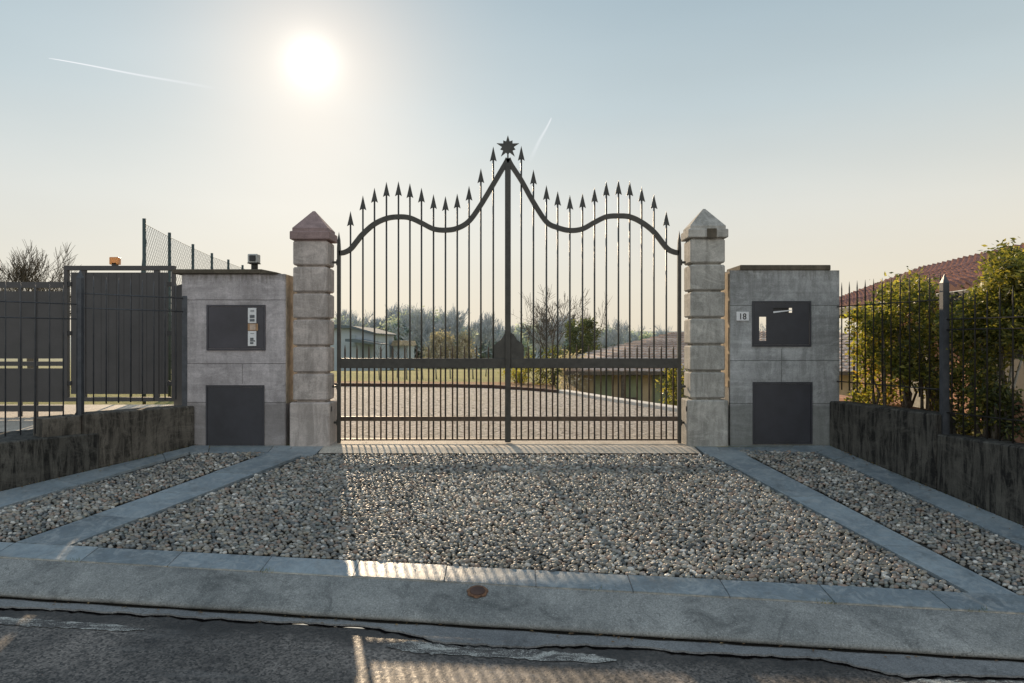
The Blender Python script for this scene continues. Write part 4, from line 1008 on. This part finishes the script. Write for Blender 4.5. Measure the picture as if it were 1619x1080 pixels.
# ------------------------------------------------------------------ small things on the ground
dr = empty('manhole_cover', tuple(roadpt(757, 932, -.49)), 'small rusty round cover set in the concrete apron', 'cover')
c = 4.60; X = -.215; Yd = yk(X, 4.60); zc = -.462-.0164*X; sl = math.atan2(.04, .09)
R4 = Matrix.Translation((X, Yd, zc+.002)) @ Matrix.Rotation(math.radians(20), 4, 'X')
for (r0_, h_, nm, mt) in ((.068, .006, 'ring', M['rust']), (.05, .010, 'lid', M['steel_edge'])):
    m = MB(); m.add([R4 @ Vector((r0_*(1+.07*math.sin(a*1.9)+.05*math.sin(a*4.3))*math.cos(a*PI/12), r0_*.85*(1+.07*math.sin(a*1.9)+.05*math.sin(a*4.3))*math.sin(a*PI/12), 0)) for a in range(24)]+[R4 @ Vector((r0_*.93*math.cos(a*PI/12), r0_*.8*math.sin(a*PI/12), h_)) for a in range(24)],
                     [(a, (a+1) % 24, (a+1) % 24+24, a+24) for a in range(24)]+[tuple(range(24, 48))]); m.build(nm, mt, dr)
def marking(x0, x1, off0, off1):
    m = MB(); vs = []; K = 40
    for i in range(K+1):
        px = x0+(x1-x0)*i/K; tp_ = min(1, i/5+.15, (K-i)/5+.15); md = (off0(px)+off1(px))/2; h_ = (off1(px)-off0(px))/2*tp_; p0 = roadpt(px, md-h_*random.uniform(.75, 1.15), -.612); p1_ = roadpt(px, md+h_*random.uniform(.75, 1.15), -.612); vs += [tuple(p0), tuple(p1_)]
    m.add(vs, [(2*i, 2*i+1, 2*i+3, 2*i+2) for i in range(K)]); m.build('road_marking', M['marking'], kind='structure')
marking(-120, 228, lambda x: 975+.066*x, lambda x: 988+.052*x)
marking(610, 975, lambda x: 1012+(x-640)*.075, lambda x: 1032+(x-640)*.055)
marking(1420, 1800, lambda x: 1072+(x-1430)*.03, lambda x: 1092+(x-1430)*.03)

m = MB(); Rl = random.Random(9)
def litter(x, y, z):
    a = Rl.uniform(0, 2*PI); s_ = Rl.uniform(.008, .018); u = Vector((math.cos(a), math.sin(a), Rl.uniform(-.2, .3))); w_ = Vector((-math.sin(a), math.cos(a), Rl.uniform(-.2, .4))); p = Vector((x, y, z+.006))
    m.add([p-u*s_, p+w_*s_*.5+Vector((0, 0, s_*.25)), p+u*s_, p-w_*s_*.5+Vector((0, 0, s_*.25))], [(0,1,2), (0,2,3)])
for _ in range(70):
    t = Rl.uniform(0, 1); q = LWb0.lerp(LWb1, t)+Vector((abs(Rl.gauss(0, .06))+.03, 0)); litter(q.x, q.y, dz(q.y)+.012)
    t = Rl.uniform(0, 1); q = RWb0.lerp(RWb1, t)-Vector((abs(Rl.gauss(0, .06))+.03, 0)); litter(q.x, q.y, dz(q.y)+.012)
for _ in range(60):
    x = Rl.uniform(-3.5, 3.2); litter(x, yk(x, 4.37)-abs(Rl.gauss(0, .03)), -.598-.0164*x)
for _ in range(26):
    x = Rl.uniform(-3, 3); litter(x, Rl.uniform(7.45, 8.3), .02)
o = m.build('leaf_litter', M['litter']); o['kind'] = 'stuff'; tag(o, 'small dry brown leaves scattered along wall feet and kerb', 'dry leaves')
m = MB()
for _ in range(420):     # grass growing from the joints and at the foot of the walls
    k = Rl.random()
    if k < .35: q = LWb0.lerp(LWb1, Rl.betavariate(1, 2))+Vector((.02, 0)); z = dz(q.y)
    elif k < .7: q = RWb0.lerp(RWb1, Rl.betavariate(1, 2))-Vector((.02, 0)); z = dz(q.y)
    else:
        c_ = Rl.choice([-2.96, -1.62, .53, 1.9, 2.75]); q = Vector((c_+Rl.gauss(0, .03), 0)); q.y = yk(q.x, 4.68); z = -.437-.0164*q.x
    b = Vector((q.x+Rl.gauss(0, .01), q.y+Rl.gauss(0, .01), z)); t_ = b+Vector((Rl.gauss(0, .012), Rl.gauss(0, .012), Rl.uniform(.012, .04))); m.add([b-Vector((.0015, 0, 0)), b+Vector((.0015, 0, 0)), t_], [(0,1,2)])
o = m.build('joint_weeds', M['leaf_dark']); o['kind'] = 'stuff'; tag(o, 'tiny green weeds in paving joints and along wall feet', 'weeds')
# contrails
def contrail(pts, w, d, label):
    Y = 3000; m = MB(); vs = []; K = 30
    a, b = [Vector((PX(p[0], Y), Y, PZ(p[1], Y))) for p in pts]; t = (b-a).normalized(); nn = Vector((-t.z, 0, t.x))
    cols = []
    for i in range(K+1):
        s = i/K; p = a.lerp(b, s)+nn*math.sin(s*9)*1.2
        for j, o in enumerate((-1, -.35, .35, 1)): vs.append(p+nn*o*w*(.5+1.2*s)); cols.append((d*(1-s)**.8*min(1, s*12+.4))*(1 if j in (1, 2) else 0))
    m.add(vs, [(4*i+j, 4*i+j+1, 4*i+j+5, 4*i+j+4) for i in range(K) for j in range(3)]); o = m.build('contrail', M['contrail'])
    at = o.data.attributes.new('dens', 'FLOAT', 'POINT'); at.data.foreach_set('value', cols); return tag(o, label, 'contrail')
contrail([(77, 92), (345, 141)], 4.6, 1.0, 'long white contrail in the upper left sky')
contrail([(872, 186), (836, 256)], 7, .6, 'faint short contrail behind the star of the gate')

# ------------------------------------------------------------------ light, sky, camera
sd = Vector((492-CX, F, CY-98)).normalized()
el = math.asin(sd.z); az = math.atan2(sd.x, sd.y)
w = bpy.data.worlds.new('World'); sc.world = w; w.use_nodes = True; nt = w.node_tree; N = nt.nodes; Lk = nt.links
bg = N['Background']; sky = N.new('ShaderNodeTexSky'); sky.sky_type = 'NISHITA'; sky.sun_disc = False; sky.sun_elevation = el; sky.sun_rotation = az
sky.air_density = 1.0; sky.dust_density = 1.5; sky.ozone_density = 1.5
tc = N.new('ShaderNodeTexCoord')
def MN(op, a, b=0., c=None):
    n = N.new('ShaderNodeMath'); n.operation = op
    for i, v in enumerate((a, b, c)):
        if v is None: continue
        if isinstance(v, (int, float)): n.inputs[i].default_value = v
        else: Lk.new(v, n.inputs[i])
    return n.outputs[0]
nm = N.new('ShaderNodeVectorMath'); nm.operation = 'NORMALIZE'; Lk.new(tc.outputs['Generated'], nm.inputs[0])
dp = N.new('ShaderNodeVectorMath'); dp.operation = 'DOT_PRODUCT'; Lk.new(nm.outputs[0], dp.inputs[0]); dp.inputs[1].default_value = sd
ang = MN('MULTIPLY', MN('ARCCOSINE', MN('MINIMUM', dp.outputs['Value'], 1.)), 180/PI)
sep = N.new('ShaderNodeSeparateXYZ'); Lk.new(nm.outputs[0], sep.inputs[0])
elev = MN('MULTIPLY', MN('ARCSINE', sep.outputs[2]), 2/PI)
sep_y = lambda: sep.outputs[1]
sep_x = lambda: sep.outputs[0]
rp = N.new('ShaderNodeValToRGB'); Lk.new(elev, rp.inputs[0]); e = rp.color_ramp.elements
stops = [(0, (.80, .74, .62)), (.045, (.80, .77, .68)), (.11, (.74, .765, .735)), (.19, (.54, .645, .69)), (.30, (.37, .50, .585)), (.45, (.37, .50, .63)), (1, (.37, .50, .65))]
while len(e) < len(stops): e.new(.5)
for q, (p, cc) in zip(e, stops): q.position = p; q.color = (*cc, 1)
def VS(col, k):
    n = N.new('ShaderNodeVectorMath'); n.operation = 'SCALE'
    if isinstance(col, tuple): n.inputs[0].default_value = col
    else: Lk.new(col, n.inputs[0])
    if isinstance(k, (int, float)): n.inputs['Scale'].default_value = k
    else: Lk.new(k, n.inputs['Scale'])
    return n.outputs[0]
def VA(a, b):
    n = N.new('ShaderNodeVectorMath'); n.operation = 'ADD'; Lk.new(a, n.inputs[0]); Lk.new(b, n.inputs[1]); return n.outputs[0]
# thin high haze, faint and uneven
hz = N.new('ShaderNodeTexNoise'); hz.inputs['Scale'].default_value = 1.6; hz.inputs['Detail'].default_value = 4
mp = N.new('ShaderNodeMapping'); mp.inputs['Scale'].default_value = (1, 1, 3.5); Lk.new(nm.outputs[0], mp.inputs[0]); Lk.new(mp.outputs[0], hz.inputs[0])
hzf = MN('MULTIPLY_ADD', hz.outputs[0], .22, .89)
back = MN('MULTIPLY_ADD', dp.outputs['Value'], .02, .98)      # sky dims away from the sun
base = VS(VS(rp.outputs[0], hzf), MN('MULTIPLY', back, .90))
nish = VS(sky.outputs[0], .004)
g1 = VS((1., .95, .86), MN('MULTIPLY', MN('EXPONENT', MN('MULTIPLY', MN('POWER', MN('DIVIDE', ang, 1.12), 1.3), -1.)), 1.0))
g5 = VS((.075, .0, -.03), MN('EXPONENT', MN('MULTIPLY', MN('POWER', MN('DIVIDE', ang, 8.5), 2.), -1.)))
g2 = VS((1., .74, .44), MN('MULTIPLY', MN('EXPONENT', MN('MULTIPLY', MN('POWER', MN('DIVIDE', ang, 5.6), 1.8), -1.)), .20))
g3 = VS((1., .88, .70), MN('MULTIPLY', MN('EXPONENT', MN('MULTIPLY', ang, -1/11.)), .15))
bk = MN('MAXIMUM', MN('MULTIPLY', MN('SUBTRACT', MN('MULTIPLY', sep_y(), -1.), .1), 1.1), 0.)
gb_ = VS((.42, .40, .38), bk)  # fill glow added behind the camera to brighten shaded fronts
rt = MN('MULTIPLY', MN('MAXIMUM', sep_x(), 0.), MN('EXPONENT', MN('MULTIPLY', elev, -6.)))
g4 = VS((.22, .10, -.04), rt)
tot = VA(g5, VA(VA(VA(VA(VA(VA(base, nish), g1), g2), g3), gb_), g4))
Lk.new(tot, bg.inputs[0]); bg.inputs[1].default_value = 1.0

sun = bpy.data.lights.new('sun', 'SUN'); sun.energy = 5.0; sun.angle = math.radians(.55); sun.color = (1., .77, .52)
so = bpy.data.objects.new('sun', sun); COL.objects.link(so); so.rotation_euler = sd.to_track_quat('Z', 'Y').to_euler(); so.location = (0, 0, 30)
cam = bpy.data.cameras.new('camera'); cam.sensor_width = 36; cam.lens = F/1619*36; cam.clip_end = 9000; cam.clip_start = .05
co = bpy.data.objects.new('camera', cam); COL.objects.link(co); co.location = (0, 0, CZ); co.rotation_euler = (PI/2, 0, 0); sc.camera = co
sc.view_settings.view_transform = 'Standard'; sc.view_settings.look = 'None'; sc.view_settings.exposure = 0; sc.view_settings.gamma = 1
